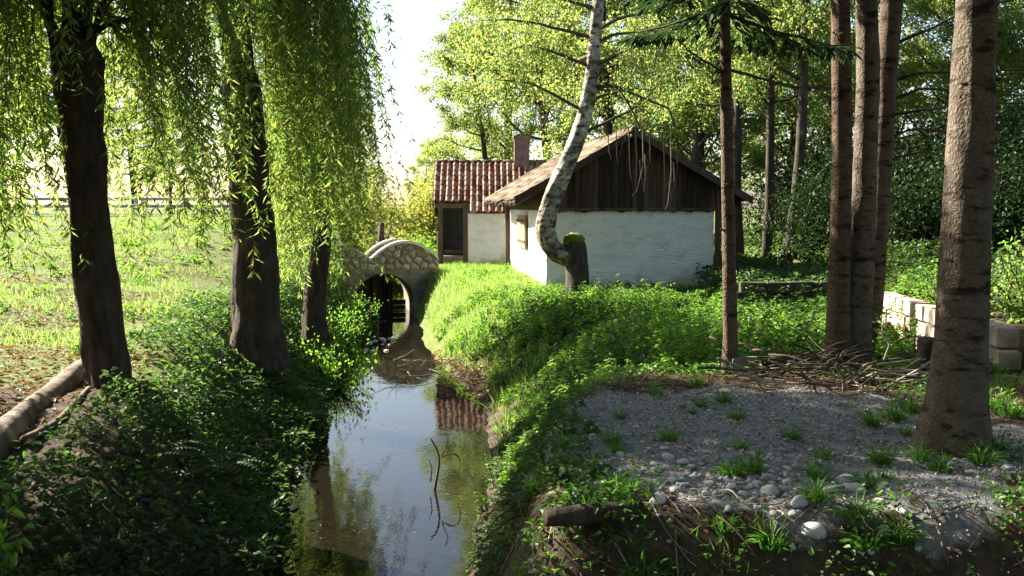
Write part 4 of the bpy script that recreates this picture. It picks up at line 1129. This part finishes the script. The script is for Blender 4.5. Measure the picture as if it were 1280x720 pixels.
for i, (x, y, s, lb) in enumerate([(6.25, 11.8, .95, 'pale green bushy plant growing above the block retaining wall'), (5.95, 13.6, .6, 'small leafy plant behind the back end of the retaining wall'), (7.2, 12.8, 1.0, 'taller leafy shrub behind the bushy plant above the retaining wall')]):
    put_shrub(S2_[i % 2], M['grass'] if i == 0 else M['nettle'], 'wall_shrub', lb, (x, y, float(H(x, y))), i * 2.2, s)

# ---------------------------------------------------------------- ground cover, grass, litter (uncountable)
rng = np.random.default_rng(91)
def scatter(n, x0, x1, y0, y1, mask):
    x, y = rng.uniform(x0, x1, n), rng.uniform(y0, y1, n)
    k = rng.random(n) < mask(x, y)
    return x[k], y[k]
ca, sa = math.cos(HA), math.sin(HA)
def in_house(x, y, m_=.0):
    lx, ly = (x - c0[0]) * ca + (y - c0[1]) * sa, -(x - c0[0]) * sa + (y - c0[1]) * ca
    return (lx > -m_) & (lx < HW + m_) & (ly > -m_) & (ly < HD + m_)
def cover(name, label, V, n, box, mask, leafm, leaf, up=.9, aspect=.7, near=False):
    x, y = scatter(n, *box, mask)
    v = V(x, y); t = rng.random(len(x)) ** .55
    c = np.stack([x, y, H(x, y) + v * t + .01], 1)
    c[:, :2] += rng.normal(0, .03, (len(x), 2))
    k = len(x)
    L = leaf * rng.uniform(.55, 1.35, k)
    o = (MB().leaves6 if near else MB().leaves)(c, rand_unit(rng, k) * [1, 1, .45], rand_unit(rng, k) * .55 + [0, 0, up], L, L * aspect, .15).build(name, leafm)
    tag(o, label, name.replace('_', ' '), kind='stuff')
    return o
def V1(x, y):
    e = .7 * (fbm(x * .8, y * .3 + 2, 3) - .45)
    r1 = smooth(10.9, 11.9, y + e * 2) * (1 - smooth(13.2, 16.2, y + e)) * smooth(.2, 1.6, x)
    r2 = smooth(16.6, 17.6, y + e * 2) * (1 - smooth(19.0, 22.5, y)) * (1 - smooth(2.2, 4.2, x)) * smooth(-2.2, -1, x)
    return (.16 + .62 * r1 + .42 * r2) * (.35 + 1.35 * fbm(x * 1.5, y * 1.5, 3))
def m1(x, y):
    d = x - xr(y) - notch(y)
    return smooth(.12, .5, d + .5 * fbm(x * 2, y * 2, 2) - .25) * smooth(9.6, 10.8, y + .5 * fbm(x, y)) * (~in_house(x, y, .05)) * (y < 24.2 + .116 * x) * (1 - .75 * smooth(20, 22, y) * smooth(1.2, -.8, x)) * (x < 5.2 + .09 * (y - 10) + 20 * (y > 14.6))
def nettles(name, label, n, box, mask, V, leafm, leaf, per=30):
    """upright leafy stems, each with pairs of leaves that shrink towards the tip"""
    x, y = scatter(n, *box, mask); k = len(x)
    h = V(x, y) * rng.uniform(.55, 1.25, k) + .05
    tilt = rng.normal(0, .22, (k, 2))
    t = np.sort(rng.uniform(.12, 1, (k, per)), 1)
    a = rng.uniform(0, 6.28, (k, 1)) + np.arange(per)[None] * 2.4 + rng.normal(0, .3, (k, per))
    px_ = x[:, None] + tilt[:, :1] * h[:, None] * t ** 1.5; py_ = y[:, None] + tilt[:, 1:] * h[:, None] * t ** 1.5
    pz_ = H(x, y)[:, None] + h[:, None] * t
    sz_ = leaf * (1.25 - .75 * t) * rng.uniform(.6, 1.3, (k, per)) * rng.uniform(.7, 1.25, (k, 1))
    d = np.stack([np.cos(a), np.sin(a), rng.normal(-.15, .3, a.shape)], -1)
    nn = np.stack([rng.normal(0, .3, a.shape), rng.normal(0, .3, a.shape), np.ones(a.shape)], -1)
    c = np.stack([px_, py_, pz_], -1) + d * .012
    o = MB().leaves6(c.reshape(-1, 3), d.reshape(-1, 3), nn.reshape(-1, 3), sz_.ravel(), sz_.ravel() * .6, .15).build(name, leafm)
    tag(o, label, 'ground cover', kind='stuff')
BX = (-2.5, 9, 9.5, 25)
gap = lambda x, y: smooth(.26, .4, fbm(x * 1.1 + 40, y * 1.1, 3))
nettles('ground_cover', 'fresh green nettle stands on the bank before the house', 4600, BX, lambda x, y: m1(x, y) * gap(x, y), V1, M['nettle'], .1)
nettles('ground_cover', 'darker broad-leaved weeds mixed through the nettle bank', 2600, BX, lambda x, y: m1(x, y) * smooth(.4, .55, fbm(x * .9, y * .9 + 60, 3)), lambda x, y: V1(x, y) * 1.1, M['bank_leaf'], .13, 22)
nettles('ground_cover', 'pale yellowing weeds scattered over the nettle bank', 700, BX, lambda x, y: m1(x, y) * smooth(.42, .6, fbm(x * 1.3 + 20, y * 1.3, 3)), lambda x, y: V1(x, y) * 1.15, M['grass'], .09, 24)
cover('low_ivy', 'low ivy carpeting the soil under the nettles', lambda x, y: .03 + .1 * fbm(x, y, 2), 60000, BX, m1, M['bank_leaf'], .07)
nettles('bank_weeds', 'dark weeds overhanging the water below the willows', 900, (-5.5, -1.8, 6, 28), lambda x, y: smooth(-.15, .0, xl(y) - x) * (1 - smooth(.5, .9, xl(y) - x)), lambda x, y: .1 + .3 * fbm(x * 2, y * 2, 2), M['bank_leaf'], .09, 20)
nettles('bank_weeds', 'shaded weeds and grass hanging over the eroded edge beside the gravel', 1500, (-1.2, 1.6, 4.4, 14), lambda x, y: smooth(.0, .12, x - xr(y)) * (1 - smooth(.7, 1.2, x - xr(y))) * smooth(.3, .5, fbm(x * 2, y * 2 + 77, 3)), lambda x, y: .08 + .22 * fbm(x * 2, y * 2, 2), M['bank_leaf'], .07, 20)
cover('thicket_undergrowth', 'green weeds under the dark thicket beyond the retaining wall', lambda x, y: .45 * (.4 + fbm(x, y, 3)), 42000, (5.6, 15, 10.4, 25),
      lambda x, y: (x > 5.65 + .09 * (y - 10)) * .9 * (~in_house(x, y, .05)), M['bank_leaf'], .1)
nettles('slope_weeds', 'sunlit weeds growing through the grass between house and bridge', 900, (-3.6, 1, 18, 33), lambda x, y: smooth(.1, .3, x - xr(y)) * (~in_house(x, y, .1)) * (x < 1) * smooth(.42, .58, fbm(x * 1.2, y * 1.2 + 33, 3)), lambda x, y: .12 + .35 * fbm(x * 2, y * 2, 2), M['nettle'], .09, 18)
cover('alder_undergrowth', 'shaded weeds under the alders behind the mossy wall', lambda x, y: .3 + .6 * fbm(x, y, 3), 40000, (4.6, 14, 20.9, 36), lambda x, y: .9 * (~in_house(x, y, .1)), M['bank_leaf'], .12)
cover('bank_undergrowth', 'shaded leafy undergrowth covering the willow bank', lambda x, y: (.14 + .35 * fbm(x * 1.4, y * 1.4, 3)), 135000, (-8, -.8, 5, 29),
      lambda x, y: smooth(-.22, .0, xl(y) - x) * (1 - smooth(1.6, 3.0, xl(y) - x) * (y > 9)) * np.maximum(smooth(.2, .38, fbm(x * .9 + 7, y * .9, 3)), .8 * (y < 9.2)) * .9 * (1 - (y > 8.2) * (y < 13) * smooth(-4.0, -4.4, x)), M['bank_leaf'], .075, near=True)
cover('terrace_weeds', 'low green weeds along the crumbling edge of the gravel terrace', lambda x, y: .06 + .14 * fbm(x * 2, y * 2, 3), 45000, (-.6, 4.6, 4.0, 10.4),
      lambda x, y: (1 - in_gravel(x, y)) * smooth(.0, .3, x - xr(y)) * smooth(.38, .58, fbm(x * 2.1 + 3, y * 2.1, 3)) * .8 * (.55 + .9 * (y < 5.25)), M['dark_grass'], .042, near=True)

def blades(name, label, n, box, mask, leafm, L, W):
    x, y = scatter(n, *box, mask); k = len(x)
    c = np.stack([x, y, H(x, y) - .005], 1)
    l = L * rng.uniform(.5, 1.4, k)
    o = MB().leaves(c, rng.normal(0, .38, (k, 3)) * [1, 1, 0] + [0, 0, 1], rng.normal(size=(k, 3)) * [1, 1, .2], l, W, 0).build(name, leafm)
    tag(o, label, 'grass', kind='stuff')
blades('meadow_grass', 'sunlit short grass on the meadow behind the willows', 110000, (-22, -3.6, 11, 42),
       lambda x, y: smooth(1.5, 3, xl(y) - x) * np.clip(13 / y, .1, 1) * smooth(.36, .52, fbm(x * .6, y * .6, 3)) * smooth(11.5, 15.5, y) * (np.abs(x) / y < .62), M['grass'], .13, .014)
nettles('meadow_weeds', 'rank green weeds and dock scattered over the meadow', 1500, (-16, -4, 13, 38), lambda x, y: smooth(1.5, 3, xl(y) - x) * smooth(.46, .6, fbm(x * .7 + 50, y * .7, 3)) * (np.abs(x) / y < .62), lambda x, y: .08 + .3 * fbm(x, y, 2), M['nettle'], .11, 16)
blades('slope_grass', 'bright sunlit grass sloping from the house to the bridge', 60000, (-4, 3, 17, 36),
       lambda x, y: smooth(.15, .6, x - xr(y)) * (~in_house(x, y, .02)) * (x < 1.0) * smooth(17.5, 21.5, y + 2 * fbm(x, y, 3) - 1), M['grass'], .16, .014)
blades('terrace_grass', 'short green grass fringing the gravel terrace', 26000, (-.5, 5.2, 4.6, 10.6),
       lambda x, y: (1 - .97 * in_gravel(x, y)) * smooth(.35, .8, x - xr(y)) * smooth(.42, .6, fbm(x * 1.4 + 11, y * 1.4, 3)), M['dark_grass'], .09, .008)
blades('bank_grass', 'tufts of lit grass overhanging the stream edge', 16000, (-2.5, 1.2, 12.5, 22),
       lambda x, y: smooth(.05, .25, x - xr(y) - notch(y)) * (1 - smooth(.7, 1.3, x - xr(y))) * smooth(.35, .55, fbm(x * 1.2 + 5, y * 1.2, 3)), M['grass'], .26, .012)
def litter(name, label, n, box, mask, leafm, L, lift=.012):
    x, y = scatter(n, *box, mask); k = len(x)
    c = np.stack([x, y, H(x, y) + lift], 1)
    l = L * rng.uniform(.6, 1.3, k)
    o = MB().leaves(c, rand_unit(rng, k) * [1, 1, .25], rand_unit(rng, k) * .35 + [0, 0, 1], l, l * .6, .2).build(name, leafm)
    tag(o, label, 'fallen leaves', kind='stuff')
litter('fallen_leaves', 'brown fallen leaves lying under the willows', 60000, (-14, -2.5, 6, 34), lambda x, y: smooth(.4, 1, xl(y) - x) * np.maximum(smooth(.35, .55, fbm(x * .5 + 9, y * .5, 3)), smooth(16, 13, y) * smooth(-4.4, -5, x)) * (np.abs(x) / y < .65) * np.clip(11 / y, .1, 1), M['litter'], .075)
litter('fallen_leaves', 'brown leaves and reeds washed up in the muddy inlet', 2600, (-2.4, .2, 16.5, 22), lambda x, y: smooth(-.1, .1, x - xr(y)) * (1 - smooth(.2, .6, x - xr(y) - notch(y))), M['litter'], .09, .03)
litter('fallen_leaves', 'scattered brown leaves on the gravel terrace and its slope', 14000, (-.5, 5, 4, 10), lambda x, y: smooth(.1, .5, x - xr(y)) * (1 - .72 * in_gravel(x, y)), M['litter'], .038)
x, y = rng.uniform(-3.2, 0, 3600), rng.uniform(8.5, 29, 3600)
k = (x > xl(y)) & (x < xr(y)) & (rng.random(3600) < .04 + .8 * smooth(.5, .68, fbm(x * 1.1, y * .8 + 4, 3)))
x, y = x[k], y[k]; n = len(x)
o = MB().leaves(np.stack([x, y, np.full(n, .006)], 1), rand_unit(rng, n) * [1, 1, 0], np.tile([0, 0, 1.0], (n, 1)) + rng.normal(0, .02, (n, 3)), rng.uniform(.02, .06, n), rng.uniform(.008, .022, n), .02).build('floating_leaves', M['litter'])
tag(o, 'small leaves floating on the stream', 'floating leaves', kind='stuff')

# ---------------------------------------------------------------- gravel and stones
x, y = scatter(26000, .0, 3.6, 4.8, 8.9, lambda x, y: np.clip(in_gravel(x, y) + .04, 0, 1) * .45)
gr = MB(); sv, sf = stone_mesh(1, 1)
k = len(x); z = H(x, y)
ang = rng.uniform(0, 6.28, k); sz = .008 * np.exp(rng.normal(0, .38, k))
cs, sn = np.cos(ang)[:, None], np.sin(ang)[:, None]
vv = np.stack([sv[None, :, 0] * cs - sv[None, :, 1] * sn, sv[None, :, 0] * sn + sv[None, :, 1] * cs, np.tile(sv[:, 2], (k, 1))], -1) * sz[:, None, None]
vv += np.stack([x, y, z + sz * .3 + .005], -1)[:, None, :]
gr.add(vv.reshape(-1, 3), None, (sf[None] + (np.arange(k) * len(sv))[:, None, None]).reshape(-1, 3))
def gravel_mat():
    m, nt, nd, b = mat('gravel_chip')
    g_ = nd.new('ShaderNodeNewGeometry'); r_ = ramp(nd, [(0, (.14, .14, .14)), (.5, (.3, .297, .29)), (1, (.52, .51, .49))])
    nt.links.new(g_.outputs['Random Per Island'], r_.inputs[0]); nt.links.new(r_.outputs[0], b.inputs['Base Color']); b.inputs['Roughness'].default_value = .9
    return m
tag(gr.build('gravel', gravel_mat()), 'loose grey gravel chips covering the terrace', 'gravel', kind='stuff')
sms = []
for s in range(7):
    v, f = stone_mesh(50 + s); m = MB(); m.add(v, None, f); me = m.mesh('stone', True); me.materials.append(M['pebble']); sms.append(me)
for k in range(300):
    if k < 220: px, py = rng.normal(880, 135), rng.normal(606, 18)
    else: px, py = rng.uniform(690, 1240), rng.uniform(540, 660)
    c = P(px, py, 1.72); s = .023 * math.exp(rng.normal(.12, .45))
    if k > 250: s *= .7
    if float(H(c[0], c[1])) < 1.55 or in_gravel(c[0], c[1]) < .05: continue
    o = put('stone', sms[k % 7], None, (c[0], c[1], float(H(c[0], c[1])) + s * .2))
    o.rotation_euler = (rng.normal(0, .2), rng.normal(0, .2), rng.uniform(0, 6.28)); o.scale = (s, s, s)
    tag(o, 'pale grey stone lying loose along the front edge of the gravel', 'stone', 'loose stones on the gravel edge')
for px, py, s in [(1232, 570, .085), (1255, 590, .06), (1215, 600, .05)]:
    c = P(px, py, 1.7); o = put('boulder', sms[px % 7], None, (c[0], c[1], float(H(c[0], c[1])) + s * .2), px); o.scale = (s, s, s)
    tag(o, 'larger bluish grey stone at the foot of the big spruce', 'stone', 'stones at the spruce foot')

c = PD(476, 300, 35.5); c[2] = float(H(c[0], c[1]))
o = thing('dead_trunk', 'slim brown dead trunk standing behind the bridge parapet', 'dead tree', c)
MB().tube([[0, 0, -.3], [.03, 0, 1.0], [-.02, 0, 2.2], [.04, 0, 3.1]], [.17, .14, .13, .1], 10, .2, 4).build('trunk', M['red_bark'], o, True)
MB().tube([[.0, 0, 2.0], [.25, 0, 2.5], [.4, 0, 3.0]], [.06, .045, .02], 6, .1, 5).build('branch', M['red_bark'], o, True)

# ---------------------------------------------------------------- small plants
def tuft_mesh(seed, n, L):
    rg = np.random.default_rng(seed); a = rg.uniform(0, 6.28, n); t = rg.random(n) * .9
    d = np.stack([np.cos(a) * t, np.sin(a) * t, np.ones(n)], 1)
    b_ = np.stack([np.cos(a), np.sin(a), np.zeros(n)], 1) * (rg.random((n, 1)) * .05)
    l = L * rg.uniform(.5, 1.2, n)
    m = MB(); tip = b_ + unit(d) * l[:, None] * .6
    m.leaves(b_, d, rg.normal(size=(n, 3)) * [1, 1, .2], l * .62, .012)
    m.leaves(tip - unit(d) * .01, d * [1.5, 1.5, .25], rg.normal(size=(n, 3)) * .3 + [0, 0, 1], l * .5, .011)
    me = m.mesh('grass_tuft'); me.materials.append(M['dark_grass']); return me
tfm = [tuft_mesh(s, 60, .13) for s in range(4)]
for k, (px, py, s) in enumerate([(690, 520, 1.2), (668, 548, 1.3), (702, 560, 1.1), (735, 540, .9), (765, 555, .9), (775, 525, .7), (925, 565, .8), (850, 660, 1.5), (805, 655, 1.2), (1090, 525, 1.2), (1120, 520, 1.2), (905, 502, .9), (820, 490, .9), (745, 590, .7), (965, 650, 1.3), (1020, 632, 1.1), (1085, 650, 1.3), (905, 645, .9), (1140, 512, 1.3), (1240, 510, 1.6), (1262, 520, 1.6), (1150, 575, 1.1), (1175, 592, 1.0), (1225, 585, 1.2), (1245, 560, 1.1), (670, 590, 1.1), (870, 480, 1.0), (1090, 690, 1.4), (1180, 700, 1.5)] + [(int(a_), int(b_), float(c_)) for a_, b_, c_ in zip(rng.uniform(660, 1150, 26), rng.uniform(490, 690, 26), rng.uniform(.5, 1.2, 26))]):
    c = P(px, py, 1.72); o = put('grass_tuft', tfm[k % 4], None, (c[0], c[1], float(H(c[0], c[1])) - .005), k * 1.3, s)
    tag(o, 'small tuft of green grass growing on the gravel terrace', 'grass tuft', 'grass tufts on the gravel terrace')
def sprig(name, label, pts, n, leaf, leafm, seed):
    rg = np.random.default_rng(seed); base = np.array(pts[0][0])
    root = thing(name, label, 'plant', base)
    c, d, nn = [], [], []
    for path in pts:
        p, _ = resample(np.array(path, float), np.ones(len(path)), .03)
        MB().tube(p - base, np.linspace(.005, .002, len(p)), 5, cap=False).build('stem', M['dark_twig'], root)
        k = n; t = rg.uniform(.15, 1, k) * (len(p) - 1); i = np.minimum(len(p) - 2, t.astype(int))
        c.append(p[i]); tn = unit(p[i + 1] - p[i]); d.append(tn * .5 + rand_unit(rg, k)); nn.append(rand_unit(rg, k) * .6 + [0, -.2, 1])
    c, d, nn = map(np.concatenate, (c, d, nn)); L = leaf * rg.uniform(.6, 1.2, len(c))
    MB().leaves6(c - base, d, nn, L, L * .5, .12).build('foliage', leafm, root)
def on(px, py, z, dz=0):
    c = P(px, py, z); c[2] = float(H(c[0], c[1])) + dz; return c
a = on(-10, 745, .6); sprig('nettle_plant', 'leafy green plant leaning in from the bank edge under the log', [[a, a + [.05, .1, .45], a + [.12, .12, .85]], [a, a + [.12, .0, .35], a + [.25, .05, .6]]], 26, .12, M['nettle'], 1)
a = on(60, 735, .6); sprig('bramble_spray', 'arching bramble spray with pale shiny leaves on the dark bank', [[a, a + [.1, .05, .35], a + [.35, .1, .5], a + [.5, .1, .48]], [a, a + [.2, 0, .2], a + [.5, .0, .26]], [a, a + [.0, 0, .25], a + [.15, .0, .4]]], 22, .075, M['bank_leaf'], 2)
a = on(128, 565, .85); sprig('willow_sprig', 'small bright sprig of willow leaves at the pollarded trunk foot', [[a, a + [.05, -.1, .2], a + [.16, -.15, .24], a + [.22, -.15, .1]]], 16, .11, M['willow'], 3)
# fern clumps on the shaded bank
fr = MB(); rg = np.random.default_rng(4)
for k in range(11):
    a = k * .571 + rg.uniform(-.2, .2); L = rg.uniform(.35, .55); t = np.linspace(0, 1, 14)
    p = np.stack([np.cos(a) * L * t, np.sin(a) * L * t, L * (.9 * t - .75 * t * t)], 1)
    fr.tube(p, np.linspace(.005, .002, 14), 3, cap=False)
    for s in (-1, 1):
        sd = np.array([-math.sin(a), math.cos(a), 0]) * s
        fr.leaves(p[1:], np.tile(sd + np.array([math.cos(a), math.sin(a), 0]) * .35, (13, 1)), np.tile([0, 0, 1.0], (13, 1)), .13 * (1 - t[1:] * .8), .035)
frm = fr.mesh('fern'); frm.materials.append(M['bank_leaf'])
for k, (px, py, z) in enumerate([(270, 560, .7), (235, 600, .6), (300, 520, .8), (330, 480, .9), (250, 480, 1.1), (210, 540, .9), (360, 500, .5), (280, 460, 1.1), (340, 440, 1.1), (180, 620, .6)]):
    c = on(px, py, z); o = put('fern', frm, None, c, k * 1.1, rng.uniform(.8, 1.3))
    tag(o, 'green fern clump on the shaded bank between the willow trunks and the water', 'fern', 'ferns on the willow bank')

# ---------------------------------------------------------------- dead wood
def log_thing(name, label, path, r, m_, cat='log', seed=0, parts=()):
    p = np.array(path, float); base = p[0].copy()
    root = thing(name, label, cat, base)
    q, rr = resample(p, np.broadcast_to(r, (len(p),)).astype(float), .05)
    MB().tube(q + 0.003 * (np.random.default_rng(seed).normal(size=q.shape)) * min(1, rr[0] / .15) - base, rr, 18, .16, seed).build('trunk', m_, root, True)
    for k, (pp, r2) in enumerate(parts):
        q2, r3 = resample(np.array(pp, float), np.linspace(r2, r2 * .5, len(pp)), .05)
        MB().tube(q2 - base, r3, 8, .2, seed + k + 1).build('branch', m_, root, True)
    return root
A, B = on(-60, 580, 1.2, .1), on(104, 468, 1.35, .12)
log_thing('fallen_log', 'weathered fallen log lying on the bank against the leaning willow', [A, A * .6 + B * .4 + [0, 0, .05], B], [.15, .14, .11], M['log'], seed=2,
          parts=[([on(30, 560, 1.1, .05), on(70, 535, 1.2, .03), on(112, 505, 1.2, .03)], .05)])
A = on(682, 648, 1.72, .0); B = on(775, 640, 1.72, .02); A[2] = B[2] = 1.72
log_thing('rotten_log', 'short rotten log jutting from the earth edge in front of the stones', [A, (A + B) / 2 + [0, 0, .005], B + [.12, .03, 0]], [.045, .06, .05], M['willow_bark'], seed=4)
c = on(1158, 470, 1.6); log_thing('tree_stump', 'dark cut stump between the brush pile and the big spruce', [c - [0, 0, .1], c + [0, 0, .2], c + [.02, 0, .44]], [.13, .11, .11], M['dark_bark'], 'stump', 5)
c = np.array([4.95, 12.6, float(H(4.95, 12.6)) + .15]); log_thing('broken_stump', 'sunlit splintered piece of reddish stump in the ground cover by the retaining wall', [c, c + [-.03, 0, .2], c + [-.12, 0, .45]], [.16, .12, .05], M['red_bark'], 'stump', 6,
          [([c + [.1, 0, .05], c + [.16, 0, .28], c + [.1, 0, .4]], .07), ([c, c + [.25, -.1, .1], c + [.4, -.1, .05]], .05)])
rng = np.random.default_rng(123)
c = on(1040, 492, 1.72)
pile = thing('brush_pile', 'heap of dry grey sticks and branches below the pair of spruces', 'brush pile', c)
for k in range(95):
    x, y, z = rng.normal(0, .62), rng.uniform(-.1, .95), abs(rng.normal(0, .1)) + .02
    a = rng.normal(0, .5) + (math.pi if rng.random() < .5 else 0); L = rng.uniform(.35, 1.2)
    if abs(x) > 1.05: continue
    dv = np.array([math.cos(a), math.sin(a) * .5, rng.normal(0, .14)])
    p, r = limb(rng, [x, y, z], dv, L, rng.uniform(.005, .014), 0, .2, 8)
    p = p - (p.mean(0) - p[0]) ; p[:, 2] = np.maximum(p[:, 2], .0 + H(p[:, 0] + c[0], p[:, 1] + c[1]) - c[2] + .01)
    MB().tube(p, r, 5).build('stick', M['twig'] if k % 5 == 0 else M['dark_twig'], pile, True)
for k, (pts, r) in enumerate([([(1000, 465), (1018, 480), (1022, 500)], .014), ([(1045, 455), (1055, 475), (1053, 500)], .016), ([(1095, 505), (1105, 490), (1098, 470)], .01), ([(985, 452), (1010, 458), (1030, 462)], .014), ([(1075, 500), (1078, 480), (1095, 468)], .008), ([(870, 492), (900, 482), (960, 478)], .012), ([(1105, 450), (1112, 430), (1100, 415)], .009)]):
    p = np.array([PD(x, y, 8.4) for x, y in pts]) - c
    q, rr = resample(p, np.linspace(r, r * .5, len(p)), .04); MB().tube(q, rr, 6, .1, k).build('stick', M['twig'], pile, True)
sm = block_mesh('slab', 1.0, .09, .17, 77, M['mossy']); c2 = on(975, 470, 1.7)
o = put('stone_slab', sm, None, (c2[0] + .05, c2[1] + .1, c2[2] - .02), .05); tag(o, 'long mossy kerb slab on edge behind the brush pile', 'slab')
sm = block_mesh('slab', .26, .1, .18, 78, M['concrete']); c2 = on(930, 468, 1.72)
o = put('stone_slab', sm, None, (c2[0], c2[1], c2[2] - .02), .1); tag(o, 'short pale slab end standing beside the thin spruce', 'slab')
# roots and stems hanging from the earth edge
c = on(640, 640, 1.2)
rt_ = thing('exposed_roots', 'bare roots and dead stems hanging down the eroded earth bank', 'roots', c)
for k in range(60):
    px, py = rng.uniform(600, 1250), rng.uniform(630, 650)
    if k < 20: px, py = rng.uniform(600, 690), rng.uniform(585, 650)
    s = P(px, py, 1.66 if k >= 20 else 1.45); s[2] = float(H(s[0], s[1])) + .01
    p, r = limb(rng, s, [rng.normal(0, .6) - .2, -.7, rng.uniform(-.5, .4)], rng.uniform(.25, .6), rng.uniform(.003, .008), -.12, .22, 9)
    p[:, 2] = np.maximum(p[:, 2], H(p[:, 0], p[:, 1]) + .008)
    MB().tube(p - c, r, 5).build('root', M['twig'] if k % 3 == 0 else M['dark_twig'], rt_, True)
tl_ = MB()                                      # fine twig litter on the soil
for k in range(650):
    x, y = (rng.uniform(-.3, 4.2), rng.uniform(4.2, 9.6)) if k < 450 else (rng.uniform(-6, -2.2), rng.uniform(6, 13))
    if in_gravel(x, y) > .5 and rng.random() < .7: continue
    a = rng.uniform(0, 6.28); L = rng.uniform(.06, .3); t = np.linspace(-.5, .5, 4)
    px_, py_ = x + math.cos(a) * L * t + rng.normal(0, .008, 4), y + math.sin(a) * L * t + rng.normal(0, .008, 4)
    tl_.tube(np.stack([px_, py_, H(px_, py_) + .01 + rng.uniform(0, .03, 4)], 1), np.linspace(.004, .002, 4) * rng.uniform(.5, 1.2), 4, cap=False)
tag(tl_.build('twig_litter', M['twig']), 'small broken twigs littering the shaded soil', 'twigs', kind='stuff')
# dead branch standing in the water, twigs at the water's edge
c = P(543, 612, 0)
db = thing('drowned_branch', 'dark forked dead branch sticking out of the still water', 'branch', c)
for pts, r in [([(543, 614), (548, 585), (552, 570), (538, 548)], .018), ([(552, 572), (565, 560), (580, 575), (572, 595)], .01), ([(538, 602), (540, 585), (536, 575)], .009), ([(552, 570), (560, 552), (556, 540)], .008)]:
    p = np.array([PD(x, y, c[1]) for x, y in pts]) - c
    q, rr = resample(p, np.linspace(r, r * .5, len(p)), .04); MB().tube(q, rr, 6, .1).build('fork', M['dark_twig'], db, True)
c = P(545, 474, .05)
dd = thing('driftwood', 'tangle of dry twigs caught against the bank in the stream', 'twigs', c)
for k in range(34):
    s = P(rng.uniform(490, 590), rng.uniform(452, 488), 0); s[2] = max(0, float(H(s[0], s[1]))) + rng.uniform(.01, .1)
    a = rng.uniform(0, 6.28); p, r = limb(rng, s, [math.cos(a), math.sin(a), rng.normal(0, .15)], rng.uniform(.3, .9), rng.uniform(.005, .012), -.02, .15, 7)
    p[:, 2] = np.maximum(p[:, 2], .01)
    MB().tube(p - c, r, 5).build('twig', M['twig'] if k % 3 else M['dark_twig'], dd, True)
for k in range(14):
    px, py = rng.uniform(455, 500), rng.uniform(420, 440); c = P(px, py, 0); s = rng.uniform(.04, .1)
    o = put('stone', sms[k % 7], None, (c[0], c[1], -.005), k); o.scale = (s, s, s)
    tag(o, 'wet stone breaking the surface of the stream near the bridge', 'stone', 'stones in the stream by the bridge')
